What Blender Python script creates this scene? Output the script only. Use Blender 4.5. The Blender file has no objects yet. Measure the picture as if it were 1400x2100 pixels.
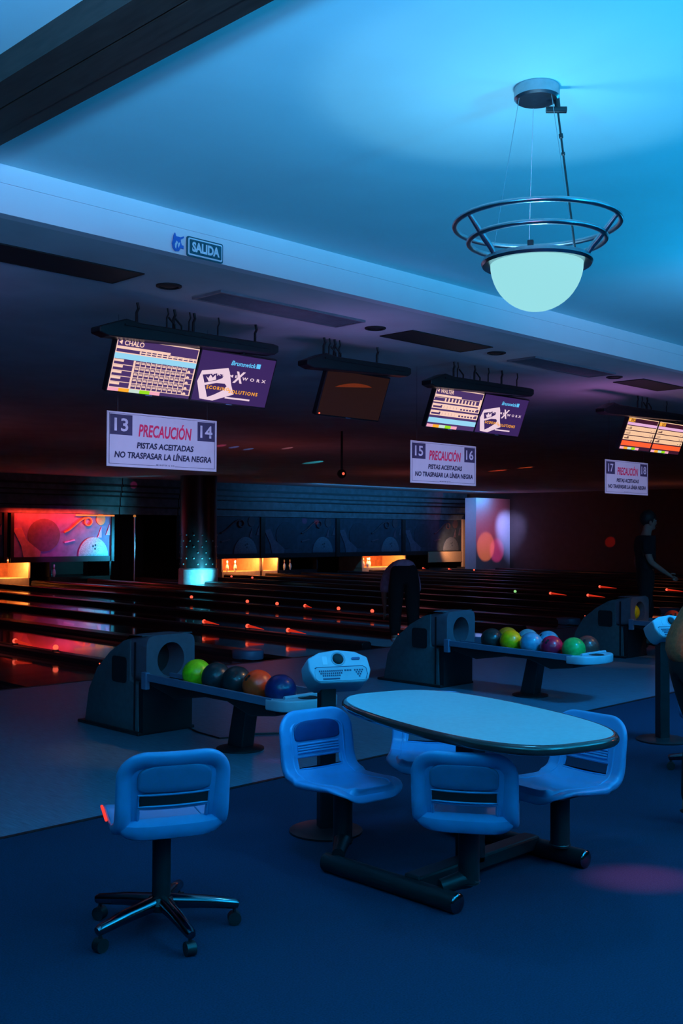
import bpy, bmesh, math, random
from mathutils import Vector, Matrix, Euler
random.seed(7)
PI = math.pi
SC = bpy.context.scene
COL = SC.collection

# ------------------------------------------------------------------ camera
cam_d = bpy.data.cameras.new('camera')
cam = bpy.data.objects.new('camera', cam_d); COL.objects.link(cam)
cam_d.sensor_fit = 'VERTICAL'; cam_d.sensor_height = 36.0
cam_d.lens = 2162.0 / 2100.0 * 36.0
cam_d.clip_start = 0.05; cam_d.clip_end = 200
right = Vector((0.7058646, -0.7083317, 0.00462344))
down = Vector((0.01637737, 0.0097943, -0.99981791))
fwd = Vector((0.70815743, 0.70581179, 0.01851406))
rm = Matrix(((right.x, -down.x, -fwd.x), (right.y, -down.y, -fwd.y), (right.z, -down.z, -fwd.z)))
cam.matrix_world = Matrix.Translation((0, 0, 1.55)) @ rm.to_4x4()
SC.camera = cam

# ------------------------------------------------------------------ exposure, world
SC.view_settings.view_transform = 'Standard'
SC.view_settings.look = 'None'
SC.view_settings.exposure = 0.0
SC.view_settings.gamma = 1.0
SC.view_settings.use_curve_mapping = False
SC.cycles.use_denoising = True
SC.cycles.max_bounces = 6
SC.cycles.sample_clamp_indirect = 3.0
world = bpy.data.worlds.new('world'); SC.world = world; world.use_nodes = True
bg = world.node_tree.nodes['Background']
bg.inputs[0].default_value = (0.10, 0.30, 0.75, 1); bg.inputs[1].default_value = 0.022

# ------------------------------------------------------------------ lamps of the hall: pendants, disco spots and added fill from no fixture
def lamp(kind, name, loc, energy, col, radius=0.1, target=None, angle=None, blend=0.3, size=None, size_y=None):
    d = bpy.data.lights.new(name, kind)
    d.energy = energy; d.color = col
    if kind in ('POINT', 'SPOT'): d.shadow_soft_size = radius
    if kind == 'SPOT':
        d.spot_size = math.radians(angle); d.spot_blend = blend
    if kind == 'AREA':
        d.shape = 'RECTANGLE'; d.size = size; d.size_y = size_y or size
    o = bpy.data.objects.new(name, d); COL.objects.link(o); o.location = loc
    o.visible_camera = False
    if target is not None:
        o.rotation_euler = (Vector(target) - Vector(loc)).to_track_quat('-Z', 'Y').to_euler()
    return o
BLUE = (0.05, 0.35, 1.0); CYAN = (0.18, 0.72, 1.0); VIOLET = (0.38, 0.35, 1.0)
# two neighbouring pendants of the row, then unseen fill added to brighten the ceiling
for x, y, up, dn in ((7.25, 2.53, 70, 34), (10.8, 2.53, 60, 26), (3.7, -1.4, 950, 0), (0.1, 1.6, 400, 0), (6.8, -1.4, 620, 0), (0.1, -1.4, 240, 6)):
    lamp('SPOT', 'pendant_up_light', (x, y, 2.45), up, (0.012, 0.46, 0.93), 0.15, (x, y, 4), 172, 0.15)
    if dn: lamp('SPOT', 'pendant_down_light', (x, y, 2.40), dn, BLUE, 0.18, (x, y, 0), 150, 0.6)
# violet fill added for the bulkhead and the hanging signs, no lamp housings
lamp('SPOT', 'violet_wash_light', (0.5, 0.6, 2.5), 270, (0.50, 0.36, 0.75), 0.3, (3.5, 5.0, 3.35), 62, 0.9)
lamp('SPOT', 'violet_wash_light', (7.0, 1.2, 2.5), 75, (0.66, 0.36, 0.72), 0.3, (9.0, 5.0, 3.35), 80, 0.9)
for lx, sx in ((3.9, 4.82), (6.6, 8.23), (9.6, 11.8)):
    lamp('SPOT', 'sign_wash_light', (lx, 1.7, 2.1), 680, (0.52, 0.48, 1.0), 0.1, (sx, 6.75, 2.2), 17, 0.7)
# added red spots without fixtures, on the sweater and the chair rim
lamp('SPOT', 'red_side_light', (7.8, 1.1, 2.0), 40, (1.0, 0.26, 0.16), 0.1, (4.9, 2.6, .85), 30, 0.8)
lamp('SPOT', 'red_side_light', (3.4, -.8, 2.3), 190, (1.0, 0.33, 0.16), 0.05, (5.22, 2.62, 1.02), 8.5, 0.6)
# added blue fill without fixtures, over the approach and the left chair
lamp('SPOT', 'approach_wash_light', (7.6, 3.2, 2.95), 330, (0.01, 0.38, 1.0), 0.25, (8.3, 5.5, 0), 80, 0.9)
lamp('SPOT', 'approach_wash_light', (2.6, 3.3, 2.95), 115, (0.015, 0.36, 1.0), 0.25, (3.7, 4.0, .4), 52, 0.9)
lamp('SPOT', 'approach_wash_light', (2.0, 3.6, 2.95), 48, (0.01, 0.36, 1.0), 0.25, (2.6, 6.0, 0), 90, 0.9)
# warm spots from no fixture, added to brighten balls on the three racks
lamp('SPOT', 'rack_spot_light', (6.3, 3.9, 3.0), 120, (1.0, .46, .12), 0.05, (4.71, 5.72, .5), 18, 0.7)
lamp('SPOT', 'rack_spot_light', (9.9, 3.9, 3.0), 105, (1.0, .44, .12), 0.05, (8.3, 5.72, .5), 18, 0.7)
lamp('SPOT', 'rack_spot_light', (13.5, 3.9, 3.0), 110, (1.0, .45, .12), 0.05, (11.85, 6.1, .5), 20, 0.7)
# red and violet wash added without fixtures, then the disco spots
lamp('POINT', 'red_wash_light', (13.0, 15.0, 1.6), 7, (1.0, 0.17, 0.2), 0.5)
lamp('POINT', 'red_wash_light', (22.0, 19.0, 1.6), 8, (1.0, 0.2, 0.2), 0.5)
lamp('POINT', 'red_wash_light', (6.5, 16.0, 1.2), 7, (1.0, 0.14, 0.14), 0.5)
lamp('POINT', 'red_wash_light', (32.0, 17.0, 1.5), 6, (1.0, 0.20, 0.08), 0.5)
lamp('SPOT', 'violet_wash_light', (10.5, 6.0, 2.2), 15.0, (0.70, 0.25, 0.85), 0.3, (10.5, 6.3, 3.2), 150, 1.0)
lamp('SPOT', 'violet_wash_light', (5.8, 5.6, 2.2), 10.8, (0.45, 0.30, 0.9), 0.3, (5.8, 5.8999999999999995, 3.2), 150, 1.0)
lamp('SPOT', 'violet_wash_light', (2.4, 6.6, 2.2), 7.800000000000001, (0.35, 0.30, 0.9), 0.3, (2.4, 6.8999999999999995, 3.2), 150, 1.0)
lamp('SPOT', 'magenta_spot_light', (6.2, 0.6, 2.9), 1100, (1.0, 0.06, 0.22), 0.03, (4.33, 2.40, 0), 7, 1.0)
lamp('SPOT', 'magenta_spot_light', (2.8, 7.8, 2.9), 130, (1.0, 0.15, 0.9), 0.02, (4.74, 5.36, 0), 2.2, 0.9)
for (tx, ty), c, e, a in (((12.54, 15.75), (1, .1, .3), 5, 7), ((12.94, 15.83), (.1, .3, 1), 5, 6), ((13.44, 15.99), (.1, .35, 1), 5, 6),
                          ((13.79, 15.23), (1, .35, .45), 5, 6), ((17.03, 17.87), (.05, .7, .9), 9, 12), ((22.5, 16.6), (1, .08, .03), 14, 9),
                          ((21.92, 15.34), (1, .12, .03), 14, 7)):
    lamp('SPOT', 'disco_spot_light', (tx - 1.0, ty - 2.2, 2.55), e * 40, c, 0.01, (tx, ty, 3.17), a * .6, 0.3)

# ------------------------------------------------------------------ materials
MATS = {}
def mat(name, col, rough=0.5, metal=0.0, noise=0.18, scale=9.0, bump=0.0, spec=0.5, emit=None, strength=1.0, coat=0.0, stretch=None, alpha=None, trans=0.0):
    if name in MATS: return MATS[name]
    m = bpy.data.materials.new(name); m.use_nodes = True
    nt = m.node_tree; N = nt.nodes; L = nt.links
    b = N['Principled BSDF']
    tc = N.new('ShaderNodeTexCoord'); mp = N.new('ShaderNodeMapping'); nz = N.new('ShaderNodeTexNoise')
    mp.inputs['Scale'].default_value = stretch or (1, 1, 1)
    nz.inputs['Scale'].default_value = scale; nz.inputs['Detail'].default_value = 4
    L.new(tc.outputs['Object'], mp.inputs['Vector']); L.new(mp.outputs['Vector'], nz.inputs['Vector'])
    cr = N.new('ShaderNodeValToRGB')
    c = Vector(col)
    cr.color_ramp.elements[0].color = (*(c * (1 - noise)), 1); cr.color_ramp.elements[0].position = 0.3
    cr.color_ramp.elements[1].color = (*[min(1, v) for v in (c * (1 + noise))], 1); cr.color_ramp.elements[1].position = 0.7
    L.new(nz.outputs['Fac'], cr.inputs['Fac']); L.new(cr.outputs['Color'], b.inputs['Base Color'])
    b.inputs['Roughness'].default_value = rough; b.inputs['Metallic'].default_value = metal
    b.inputs['Specular IOR Level'].default_value = spec; b.inputs['Coat Weight'].default_value = coat
    b.inputs['Transmission Weight'].default_value = trans
    if emit is not None:
        b.inputs['Emission Color'].default_value = (*emit, 1); b.inputs['Emission Strength'].default_value = strength
    if bump:
        bp = N.new('ShaderNodeBump'); bp.inputs['Strength'].default_value = bump; bp.inputs['Distance'].default_value = 0.01
        L.new(nz.outputs['Fac'], bp.inputs['Height']); L.new(bp.outputs['Normal'], b.inputs['Normal'])
    MATS[name] = m
    return m
def glow(name, rgb255, k=1.0):
    def s(v):
        v /= 255.0
        return v / 12.92 if v <= .04045 else ((v + .055) / 1.055) ** 2.4
    e = tuple(s(v) for v in rgb255)
    return mat(name, (0.01, 0.01, 0.01), 0.5, 0, 0.1, emit=e, strength=k, spec=0.2)

M_carpet = mat('carpet', (0.020, 0.032, 0.066), 0.95, 0, 0.22, 140, 0.2, spec=0.1)
M_approach = mat('approach_wood', (0.12, 0.21, 0.29), 0.35, 0, 0.35, 5, 0.12, stretch=(30, 1.5, 1), spec=0.35)
M_lane = mat('lane_wood', (0.045, 0.030, 0.022), 0.10, 0, 0.4, 4, 0.0, stretch=(26, 0.6, 1), coat=0.5)
M_black = mat('black_plastic', (0.012, 0.012, 0.014), 0.45)
M_gutter = mat('gutter_plastic', (0.015, 0.014, 0.016), 0.35)
M_capping = mat('capping', (0.022, 0.020, 0.022), 0.3)
M_white_wall = mat('ceiling_paint', (0.52, 0.80, 0.84), 0.9, 0, 0.02, 3, 0.02)
M_bulkhead = mat('bulkhead_paint', (0.84, 0.76, 0.78), 0.9, 0, 0.02, 3, 0.02)
M_dark_ceiling = mat('lane_ceiling_paint', (0.62, 0.60, 0.60), 0.9, 0, 0.10, 2.0, 0.05)
M_beam = mat('beam_wood', (0.035, 0.022, 0.018), 0.5, 0, 0.3, 6, 0.05, stretch=(8, 1, 8))
M_wall = mat('wall_paint', (0.12, 0.075, 0.065), 0.8, 0, 0.1, 4)
M_steel = mat('brushed_steel', (0.45, 0.47, 0.52), 0.28, 1.0, 0.1, 30)
M_chrome = mat('chrome', (0.16, 0.17, 0.19), 0.15, 1.0, 0.05, 30)
M_frame = mat('black_steel', (0.020, 0.021, 0.025), 0.4, 0.3)
M_shell = mat('chair_plastic', (0.12, 0.36, 0.66), 0.34, 0, 0.05, 14, 0.03, coat=0.15)
M_pad = mat('chair_pad', (0.020, 0.045, 0.16), 0.45, 0, 0.12, 14)
M_backpanel = mat('chair_back_panel', (0.09, 0.18, 0.34), 0.45, 0, 0.06, 14)
M_insert = mat('chair_insert', (0.035, 0.008, 0.012), 0.6)
M_table = mat('table_laminate', (0.46, 0.57, 0.60), 0.42, 0, 0.05, 40, 0.02)
M_edge = mat('table_edging', (0.10, 0.03, 0.03), 0.18, 0, 0.1, coat=0.6)
M_hood = mat('ball_return_plastic', (0.075, 0.105, 0.12), 0.5, 0, 0.12, 20, 0.05)
M_bezel = mat('ball_return_bezel', (0.13, 0.125, 0.16), 0.45, 0, 0.08, 16)
M_rail = mat('rack_rail', (0.12, 0.19, 0.30), 0.35, 0, 0.06)
M_tray = mat('rack_tray', (0.50, 0.58, 0.66), 0.35, 0, 0.06, 14)
M_console = mat('console_plastic', (0.42, 0.50, 0.58), 0.45, 0, 0.05, 14)
M_console_d = mat('console_inset', (0.32, 0.40, 0.48), 0.5, 0, 0.05, 14)
M_key = mat('key_ink', (0.02, 0.03, 0.09), 0.5)
M_sign = mat('sign_board', (0.62, 0.62, 0.66), 0.55, 0, 0.03)
M_sign_red = mat('sign_red_ink', (0.80, 0.02, 0.10), 0.6)
M_sign_ink = mat('sign_ink', (0.015, 0.015, 0.05), 0.6)
M_sign_box = mat('sign_number_box', (0.05, 0.04, 0.09), 0.6)
M_sign_num = mat('sign_number_ink', (0.62, 0.62, 0.68), 0.6)
M_exit = mat('exit_sign_green', (0.008, 0.10, 0.13), 0.6)
M_exit_w = mat('exit_sign_white', (0.75, 0.80, 0.85), 0.6)
M_exit_b = mat('exit_emblem_blue', (0.04, 0.16, 0.55), 0.6)
M_housing = mat('screen_housing', (0.014, 0.012, 0.016), 0.35)
M_deadscreen = mat('dark_screen', (0.006, 0.004, 0.004), 0.10, coat=0.5, emit=(.022, .008, .006), strength=.8)  # faint emission carries the orange reflection on the dark glass
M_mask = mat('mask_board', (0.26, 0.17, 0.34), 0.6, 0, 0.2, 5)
M_maskdim = mat('mask_board_dim', (0.030, 0.045, 0.075), 0.6, 0, 0.3, 5)  # unlit copy of the mask board, its shade put into the colour
M_valance = mat('valance_board', (0.13, 0.15, 0.17), 0.5, 0, 0.3, 5)
M_pit = mat('pit_paint', (0.62, 0.42, 0.24), 0.7, 0, 0.1)
M_pitback = mat('pit_curtain', (0.30, 0.10, 0.05), 0.8, 0, 0.2)
M_pin = mat('pin_white', (0.85, 0.82, 0.76), 0.25)
M_pinred = mat('pin_stripe', (0.6, 0.03, 0.03), 0.3)
M_tan = mat('tan_panel', (0.42, 0.28, 0.18), 0.7, 0, 0.08, 20)
M_column = mat('column_tile', (0.020, 0.024, 0.028), 0.35, 0, 0.2)
M_stud = mat('column_stud', (0.25, 0.3, 0.32), 0.3)
M_colbase = mat('column_base', (0.50, 0.55, 0.58), 0.4)
M_pilaster = mat('pilaster_paint', (0.70, 0.68, 0.70), 0.85, 0, 0.03)
M_vent = mat('vent_black', (0.008, 0.008, 0.010), 0.7)
M_grille = mat('vent_slat', (0.10, 0.10, 0.12), 0.5)
M_ventframe = mat('vent_frame', (0.20, 0.20, 0.24), 0.5)
M_skin = mat('skin', (0.36, 0.20, 0.15), 0.55, 0, 0.06)
M_hair = mat('hair', (0.012, 0.009, 0.008), 0.6)
M_black_cloth = mat('black_cloth', (0.005, 0.005, 0.006), 0.9, 0, 0.2, 40)
M_navy_cloth = mat('navy_cloth', (0.006, 0.007, 0.010), 0.9, 0, 0.2, 40)
M_mauve_cloth = mat('mauve_cloth', (0.42, 0.30, 0.44), 0.9, 0, 0.25, 18, 0.2)
M_brown_knit = mat('brown_knit', (0.52, 0.10, 0.035), 0.95, 0, 0.25, 45, 0.6)
M_shoe = mat('shoe', (0.55, 0.58, 0.62), 0.5)
M_red_led = glow('red_led', (255, 95, 70), 1.3)
M_tail = glow('red_lens', (215, 45, 25), 0.8)
M_green_led = glow('green_led', (150, 225, 140), 1.0)
M_edge_glow = glow('red_edge_light', (255, 62, 50), 1.0)

# ------------------------------------------------------------------ mesh helpers
class MB:
    def __init__(s): s.bm = bmesh.new()
    def box(s, x0, x1, y0, y1, z0, z1, mi=0):
        v = [s.bm.verts.new((x, y, z)) for z in (z0, z1) for y in (y0, y1) for x in (x0, x1)]
        for q in ((0, 2, 3, 1), (4, 5, 7, 6), (0, 1, 5, 4), (2, 6, 7, 3), (0, 4, 6, 2), (1, 3, 7, 5)):
            f = s.bm.faces.new([v[i] for i in q]); f.material_index = mi
        return s
    def tube(s, pts, r, n=10, closed=False, mi=0, caps=True):
        pts = [Vector(p) for p in pts]; rr = r if isinstance(r, (list, tuple)) else [r] * len(pts)
        rings = []; prev = None
        for i, p in enumerate(pts):
            if closed: t = pts[(i + 1) % len(pts)] - pts[i - 1]
            else: t = pts[min(i + 1, len(pts) - 1)] - pts[max(i - 1, 0)]
            t.normalize()
            a = prev if prev is not None else (Vector((0, 0, 1)) if abs(t.z) < .9 else Vector((1, 0, 0)))
            u = (a - t * a.dot(t)).normalized(); w = t.cross(u); prev = u
            rings.append([s.bm.verts.new(p + (u * math.cos(2 * PI * k / n) + w * math.sin(2 * PI * k / n)) * rr[i]) for k in range(n)])
        m = len(rings)
        for i in range(m if closed else m - 1):
            a, b = rings[i], rings[(i + 1) % m]
            for k in range(n):
                f = s.bm.faces.new((a[k], a[(k + 1) % n], b[(k + 1) % n], b[k])); f.material_index = mi
        if caps and not closed:
            for f in (s.bm.faces.new(rings[0][::-1]), s.bm.faces.new(rings[-1])): f.material_index = mi
        return s
    def cyl(s, p, q, r, n=20, mi=0): return s.tube([p, q], r, n, mi=mi)
    def lathe(s, prof, c=(0, 0, 0), n=28, mi=0, sx=1, sy=1):
        c = Vector(c); rings = []
        for r, z in prof:
            if r < 1e-5: rings.append([s.bm.verts.new(c + Vector((0, 0, z)))])
            else: rings.append([s.bm.verts.new(c + Vector((r * sx * math.cos(2 * PI * k / n), r * sy * math.sin(2 * PI * k / n), z))) for k in range(n)])
        for a, b in zip(rings, rings[1:]):
            for k in range(n):
                k2 = (k + 1) % n
                if len(a) == 1 and len(b) == 1: continue
                if len(a) == 1: f = s.bm.faces.new((a[0], b[k2], b[k]))
                elif len(b) == 1: f = s.bm.faces.new((a[k], a[k2], b[0]))
                else: f = s.bm.faces.new((a[k], a[k2], b[k2], b[k]))
                f.material_index = mi
        return s
    def prism(s, poly, d0, d1, axis='Y', mi=0):
        def P(a, b, d):
            return {'Y': (a, d, b), 'X': (d, a, b), 'Z': (a, b, d)}[axis]
        A = [s.bm.verts.new(P(a, b, d0)) for a, b in poly]; B = [s.bm.verts.new(P(a, b, d1)) for a, b in poly]
        n = len(poly)
        fs = [s.bm.faces.new(A), s.bm.faces.new(B[::-1])]
        for i in range(n): fs.append(s.bm.faces.new((A[i], B[i], B[(i + 1) % n], A[(i + 1) % n])))
        for f in fs: f.material_index = mi
        return s
    def sphere(s, c, r, n=20, mi=0, sc=(1, 1, 1)):
        r0 = bmesh.ops.create_uvsphere(s.bm, u_segments=n, v_segments=max(8, n // 2), radius=r)
        for v in r0['verts']:
            v.co = Vector((v.co.x * sc[0], v.co.y * sc[1], v.co.z * sc[2])) + Vector(c)
            for f in v.link_faces: f.material_index = mi
        return s
    def quad(s, pts, mi=0):
        f = s.bm.faces.new([s.bm.verts.new(p) for p in pts]); f.material_index = mi; return s
    def bevel(s, w=0.005, seg=2, ang=35):
        bmesh.ops.recalc_face_normals(s.bm, faces=s.bm.faces)
        es = [e for e in s.bm.edges if len(e.link_faces) == 2 and e.calc_face_angle(0) > math.radians(ang)]
        bmesh.ops.bevel(s.bm, geom=es, offset=w, segments=seg, profile=.5, affect='EDGES', clamp_overlap=True)
        return s
    def mesh(s, name, mats, smooth=False, recalc=True):
        if recalc: bmesh.ops.recalc_face_normals(s.bm, faces=s.bm.faces)
        me = bpy.data.meshes.new(name); s.bm.to_mesh(me); s.bm.free()
        for m in (mats if isinstance(mats, (list, tuple)) else [mats]): me.materials.append(m)
        if smooth:
            for p in me.polygons: p.use_smooth = True
            try: me.set_sharp_from_angle(angle=math.radians(38))
            except Exception: pass
        return me
    def build(s, name, mats, parent=None, loc=(0, 0, 0), rot=(0, 0, 0), smooth=False, recalc=True):
        return link(name, s.mesh(name, mats, smooth, recalc), parent, loc, rot)
def link(name, me, parent=None, loc=(0, 0, 0), rot=(0, 0, 0)):
    o = bpy.data.objects.new(name, me); COL.objects.link(o)
    o.location = loc; o.rotation_euler = rot
    if parent is not None: o.parent = parent
    return o
def tag(o, label, cat, group=None):
    o['label'] = label; o['category'] = cat
    if group: o['group'] = group
    return o
def thing(name, label, cat, loc=(0, 0, 0), rz=0, group=None, rot=None):
    o = bpy.data.objects.new(name, None); COL.objects.link(o); o.empty_display_size = .1
    o.location = loc; o.rotation_euler = rot or (0, 0, rz)
    return tag(o, label, cat, group)
def struct(o): o['kind'] = 'structure'; return o
def stuff(o): o['kind'] = 'stuff'; return o
def dup(root, loc, rz=None, label=None, group=None):
    kids = [c for c in COL.objects if c.parent == root]
    r = root.copy(); COL.objects.link(r); r.location = loc
    if rz is not None: r.rotation_euler = (0, 0, rz)
    if label: r['label'] = label
    if group: r['group'] = group
    for ch in kids:
        c = ch.copy(); COL.objects.link(c); c.parent = r
        for g in [q for q in COL.objects if q.parent == ch]:
            d = g.copy(); COL.objects.link(d); d.parent = c
    return r
def rrect(w, h, r, n=6, cx=0, cy=0):
    out = []
    for sx, sy, a0 in ((1, 1, 0), (-1, 1, 90), (-1, -1, 180), (1, -1, 270)):
        for i in range(n + 1):
            a = math.radians(a0 + 90 * i / n)
            out.append((cx + sx * (w / 2 - r) + r * math.cos(a), cy + sy * (h / 2 - r) + r * math.sin(a)))
    return out
def ellipse(rx, ry, n=28, cx=0, cy=0):
    return [(cx + rx * math.cos(2 * PI * i / n), cy + ry * math.sin(2 * PI * i / n)) for i in range(n)]
TXT = {}
def text_mesh(s, w, h, mats, shear=0.0, bold=0.0, spacing=1.0, depth=0.002):
    """text fitted in a w x h box centred at 0, lying in local XZ and facing -Y"""
    key = (s, round(w, 4), round(h, 4), mats.name, shear, bold, spacing)
    if key in TXT: return TXT[key]
    cu = bpy.data.curves.new('lettering', 'FONT'); cu.body = s; cu.shear = shear; cu.offset = bold; cu.space_character = spacing
    cu.resolution_u = 3; cu.fill_mode = 'FRONT'
    o = bpy.data.objects.new('lettering', cu); COL.objects.link(o)
    dg = bpy.context.evaluated_depsgraph_get(); dg.update()
    me = bpy.data.meshes.new_from_object(o.evaluated_get(dg))
    bpy.data.objects.remove(o); bpy.data.curves.remove(cu)
    xs = [v.co.x for v in me.vertices]; ys = [v.co.y for v in me.vertices]
    x0, x1, y0, y1 = min(xs), max(xs), min(ys), max(ys)
    for v in me.vertices:
        a = ((v.co.x - x0) / (x1 - x0) - .5) * w; b = ((v.co.y - y0) / (y1 - y0) - .5) * h
        v.co = (a, 0, b)
    me.materials.clear(); me.materials.append(mats)
    TXT[key] = me
    return me
def text(s, x, z, w, h, m, parent, y=-0.008, name='lettering', **k):
    return link(name, text_mesh(s, w, h, m, **k), parent, (x, y, z))

# ------------------------------------------------------------------ room shell
ZC, ZS, YF = 3.42, 3.17, 5.02
XL, XR, YB, YE = -5.0, 36.0, -6.0, 30.0
struct(MB().box(XL, XR, YB, 4.95, -.1, 0).build('floor', M_carpet))
struct(MB().box(XL, XR, 4.98, 9.55, -.1, 0).build('approach_floor', M_approach))
struct(MB().box(XL, XR, 4.95, 4.98, -.1, .004).build('trim_1', M_black))
struct(MB().box(XL, XR, YB, YF, ZC, ZC + .15).build('ceiling', M_white_wall))
struct(MB().box(XL, XR, YF + .08, YE, ZS, ZS + .15).build('ceiling', M_dark_ceiling))
struct(MB().box(XL, XR, YF, YF + .08, ZS, ZC + .15).build('bulkhead', M_bulkhead))
struct(MB().box(XL, XR, YF - .008, YF, ZS + .155, ZC).build('trim_2', M_bulkhead))
struct(MB().box(XL, XR, YE, YE + .15, -.1, ZS + .15).build('wall_back', M_wall))
struct(MB().box(XR, XR + .15, YB, YE, -.1, ZC + .15).build('wall_right', M_wall))
struct(MB().box(XL - .15, XL, YB, YE, -.1, ZC + .15).build('wall_left', M_wall))
struct(MB().box(XL, XR, YB - .15, YB, -.1, ZC + .15).build('wall_front', M_wall))
# dark beam running down the hall under the ceiling
bm_ = MB().box(1.96, 2.085, YB, YF, 3.31, ZC).box(2.095, 2.215, YB, YF, 3.31, ZC).box(2.085, 2.095, YB, YF, 3.33, ZC).box(2.215, 2.30, YB, YF, 3.318, ZC)
struct(bm_.build('ceiling_beam', M_beam))

# lanes: pairs with a ball-return division in the middle
XK = [4.83 + 3.56 * k for k in range(-2, 9)]
FOUL, LEND = 9.55, 28.0
struct(MB().box(XL, XR, FOUL, LEND + 1.9, -.2, -.1).build('lane_foundation', M_gutter))
lane_i = 0
lane_me = MB().box(-.53, .53, FOUL, LEND, -.1, 0).mesh('lane', M_lane)
gut_prof = [(-.1175, 0), (-.10, -.03), (-.06, -.07), (0, -.085), (.06, -.07), (.10, -.03), (.1175, 0)]
g = MB()
for (a, za), (b, zb) in zip(gut_prof, gut_prof[1:]):
    g.quad([(a, FOUL, za), (b, FOUL, zb), (b, LEND, zb), (a, LEND, za)])
gut_me = g.mesh('gutter', M_gutter, True)
cap_me = MB().prism([(-.16, -.1), (.16, -.1), (.16, .05), (.12, .085), (-.12, .085), (-.16, .05)], 10.0, LEND, 'Y').bevel(.01).mesh('capping', M_capping)
nose_me = MB().prism(rrect(.34, .40, .15, 6), -.02, .095, 'Z').bevel(.02, 2).mesh('capping_nose', M_rail, True)
bnd_me = MB().prism([(-.09, -.1), (.09, -.1), (.09, .06), (.06, .09), (-.06, .09), (-.09, .06)], FOUL + .1, LEND, 'Y').bevel(.01).mesh('division', M_capping)
for X in XK:
    if X < XR - .5:
        c = struct(link('capping', cap_me, None, (X, 0, 0)))
        link('capping_nose', nose_me, c, (0, 9.98, 0))
    if X + 1.78 < XR: struct(link('division', bnd_me, None, (X + 1.78, 0, 0)))
    for s in (-1, 1):
        xc = X + s * (.16 + .235 + .53)
        if xc + .6 < XR:
            struct(link('lane', lane_me, None, (xc, 0, 0)))
            for t in (-1, 1): struct(link('gutter', gut_me, None, (xc + t * (.53 + .1175), 0, 0)))
struct(MB().box(XL, XR, FOUL - .02, FOUL + .02, -.01, .003).build('trim_3', M_black))

# ------------------------------------------------------------------ pendant lamp
def pendant(x, y):
    t = thing('pendant_lamp', 'large pendant lamp with glowing glass bowl and two steel rings over the table', 'lamp', (x, y, 0))
    MB().lathe([(0, ZC), (.095, ZC), (.095, ZC - .045), (.085, ZC - .055), (0, ZC - .055)], n=32).build('canopy', M_steel, t, smooth=True)
    zb = 2.685
    rod = MB()
    a = Vector((.055, -.06, ZC - .05)); b = Vector((.11, -.12, zb + .03))
    rod.tube([a, a.lerp(b, .22), a.lerp(b, .225), a.lerp(b, .25), a.lerp(b, .255), a.lerp(b, .34), a.lerp(b, .345), a.lerp(b, .36), a.lerp(b, .365), b],
             [.0045, .0045, .009, .009, .0045, .0045, .008, .008, .0045, .0045], 8)
    rod.build('power_cord', M_frame, t, smooth=True)
    MB().cyl(a + Vector((0, 0, .02)), a - Vector((-.005, .005, .05)), .012, 12).cyl(a - Vector((-.03, .03, .045)), a - Vector((.03, -.03, .045)), .014, 10).build('cord_grip', M_frame, t, smooth=True)
    for ang in (150, 45, 262):
        ca, sa = math.cos(math.radians(ang)), math.sin(math.radians(ang))
        MB().cyl((.08 * ca, .08 * sa, ZC - .05), (.20 * ca, .20 * sa, zb + .01), .0013, 6).build('suspension_wire', M_steel, t)
    def ring(r, z, tr, name):
        MB().tube([(r * math.cos(2 * PI * i / 64), r * math.sin(2 * PI * i / 64), z) for i in range(64)], tr, 12, True).build(name, M_steel, t, smooth=True)
    ring(.343, 2.842, .0115, 'ring'); ring(.283, 2.772, .0115, 'ring')
    for ang in (162, -75, 45):
        ca, sa = math.cos(math.radians(ang)), math.sin(math.radians(ang))
        MB().tube([(.215 * ca, .215 * sa, zb + .005), (.24 * ca, .24 * sa, zb + .04), (.26 * ca, .26 * sa, zb + .06), (.343 * ca, .343 * sa, 2.842)], [.010, .012, .013, .009], 10).build('strut', M_steel, t, smooth=True)
    MB().lathe([(.192, zb - .012), (.226, zb - .018), (.232, zb - .006), (.226, zb + .010), (.196, zb + .014), (.190, zb + .0), (.192, zb - .012)], n=48).build('rim', M_steel, t, smooth=True)
    MB().box(-.012, .012, -.222, -.198, zb + .006, zb + .034).bevel(.003).build('latch', M_frame, t, rot=(0, 0, math.radians(298)))
    prof = [(.193 * math.cos(a), zb - .008 - .20 * math.sin(a)) for a in [PI / 2 * i / 12 for i in range(13)]]
    prof[-1] = (0, zb - .208)
    gl = glow('bowl_glass', (152, 224, 230), 1.0)
    MB().lathe(prof, n=40).build('glass_bowl', gl, t, smooth=True)
    l = lamp('POINT', 'bulb_light', (x, y, zb - .15), 15, (0.34, 0.62, 0.74), 0.045)
    lamp('POINT', 'upper_bulb_light', (x, y, zb - .012), 8, (0.08, 0.52, 1.0), 0.03)  # added point at the rim, throws the ring shadow and lights the outer ceiling
    lamp('SPOT', 'bowl_light', (x, y, zb - .23), 47, (0.06, 0.46, 0.94), 0.16, (x, y, 0), 165, 0.5)
    return t
pendant(3.69, 2.53)

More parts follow.
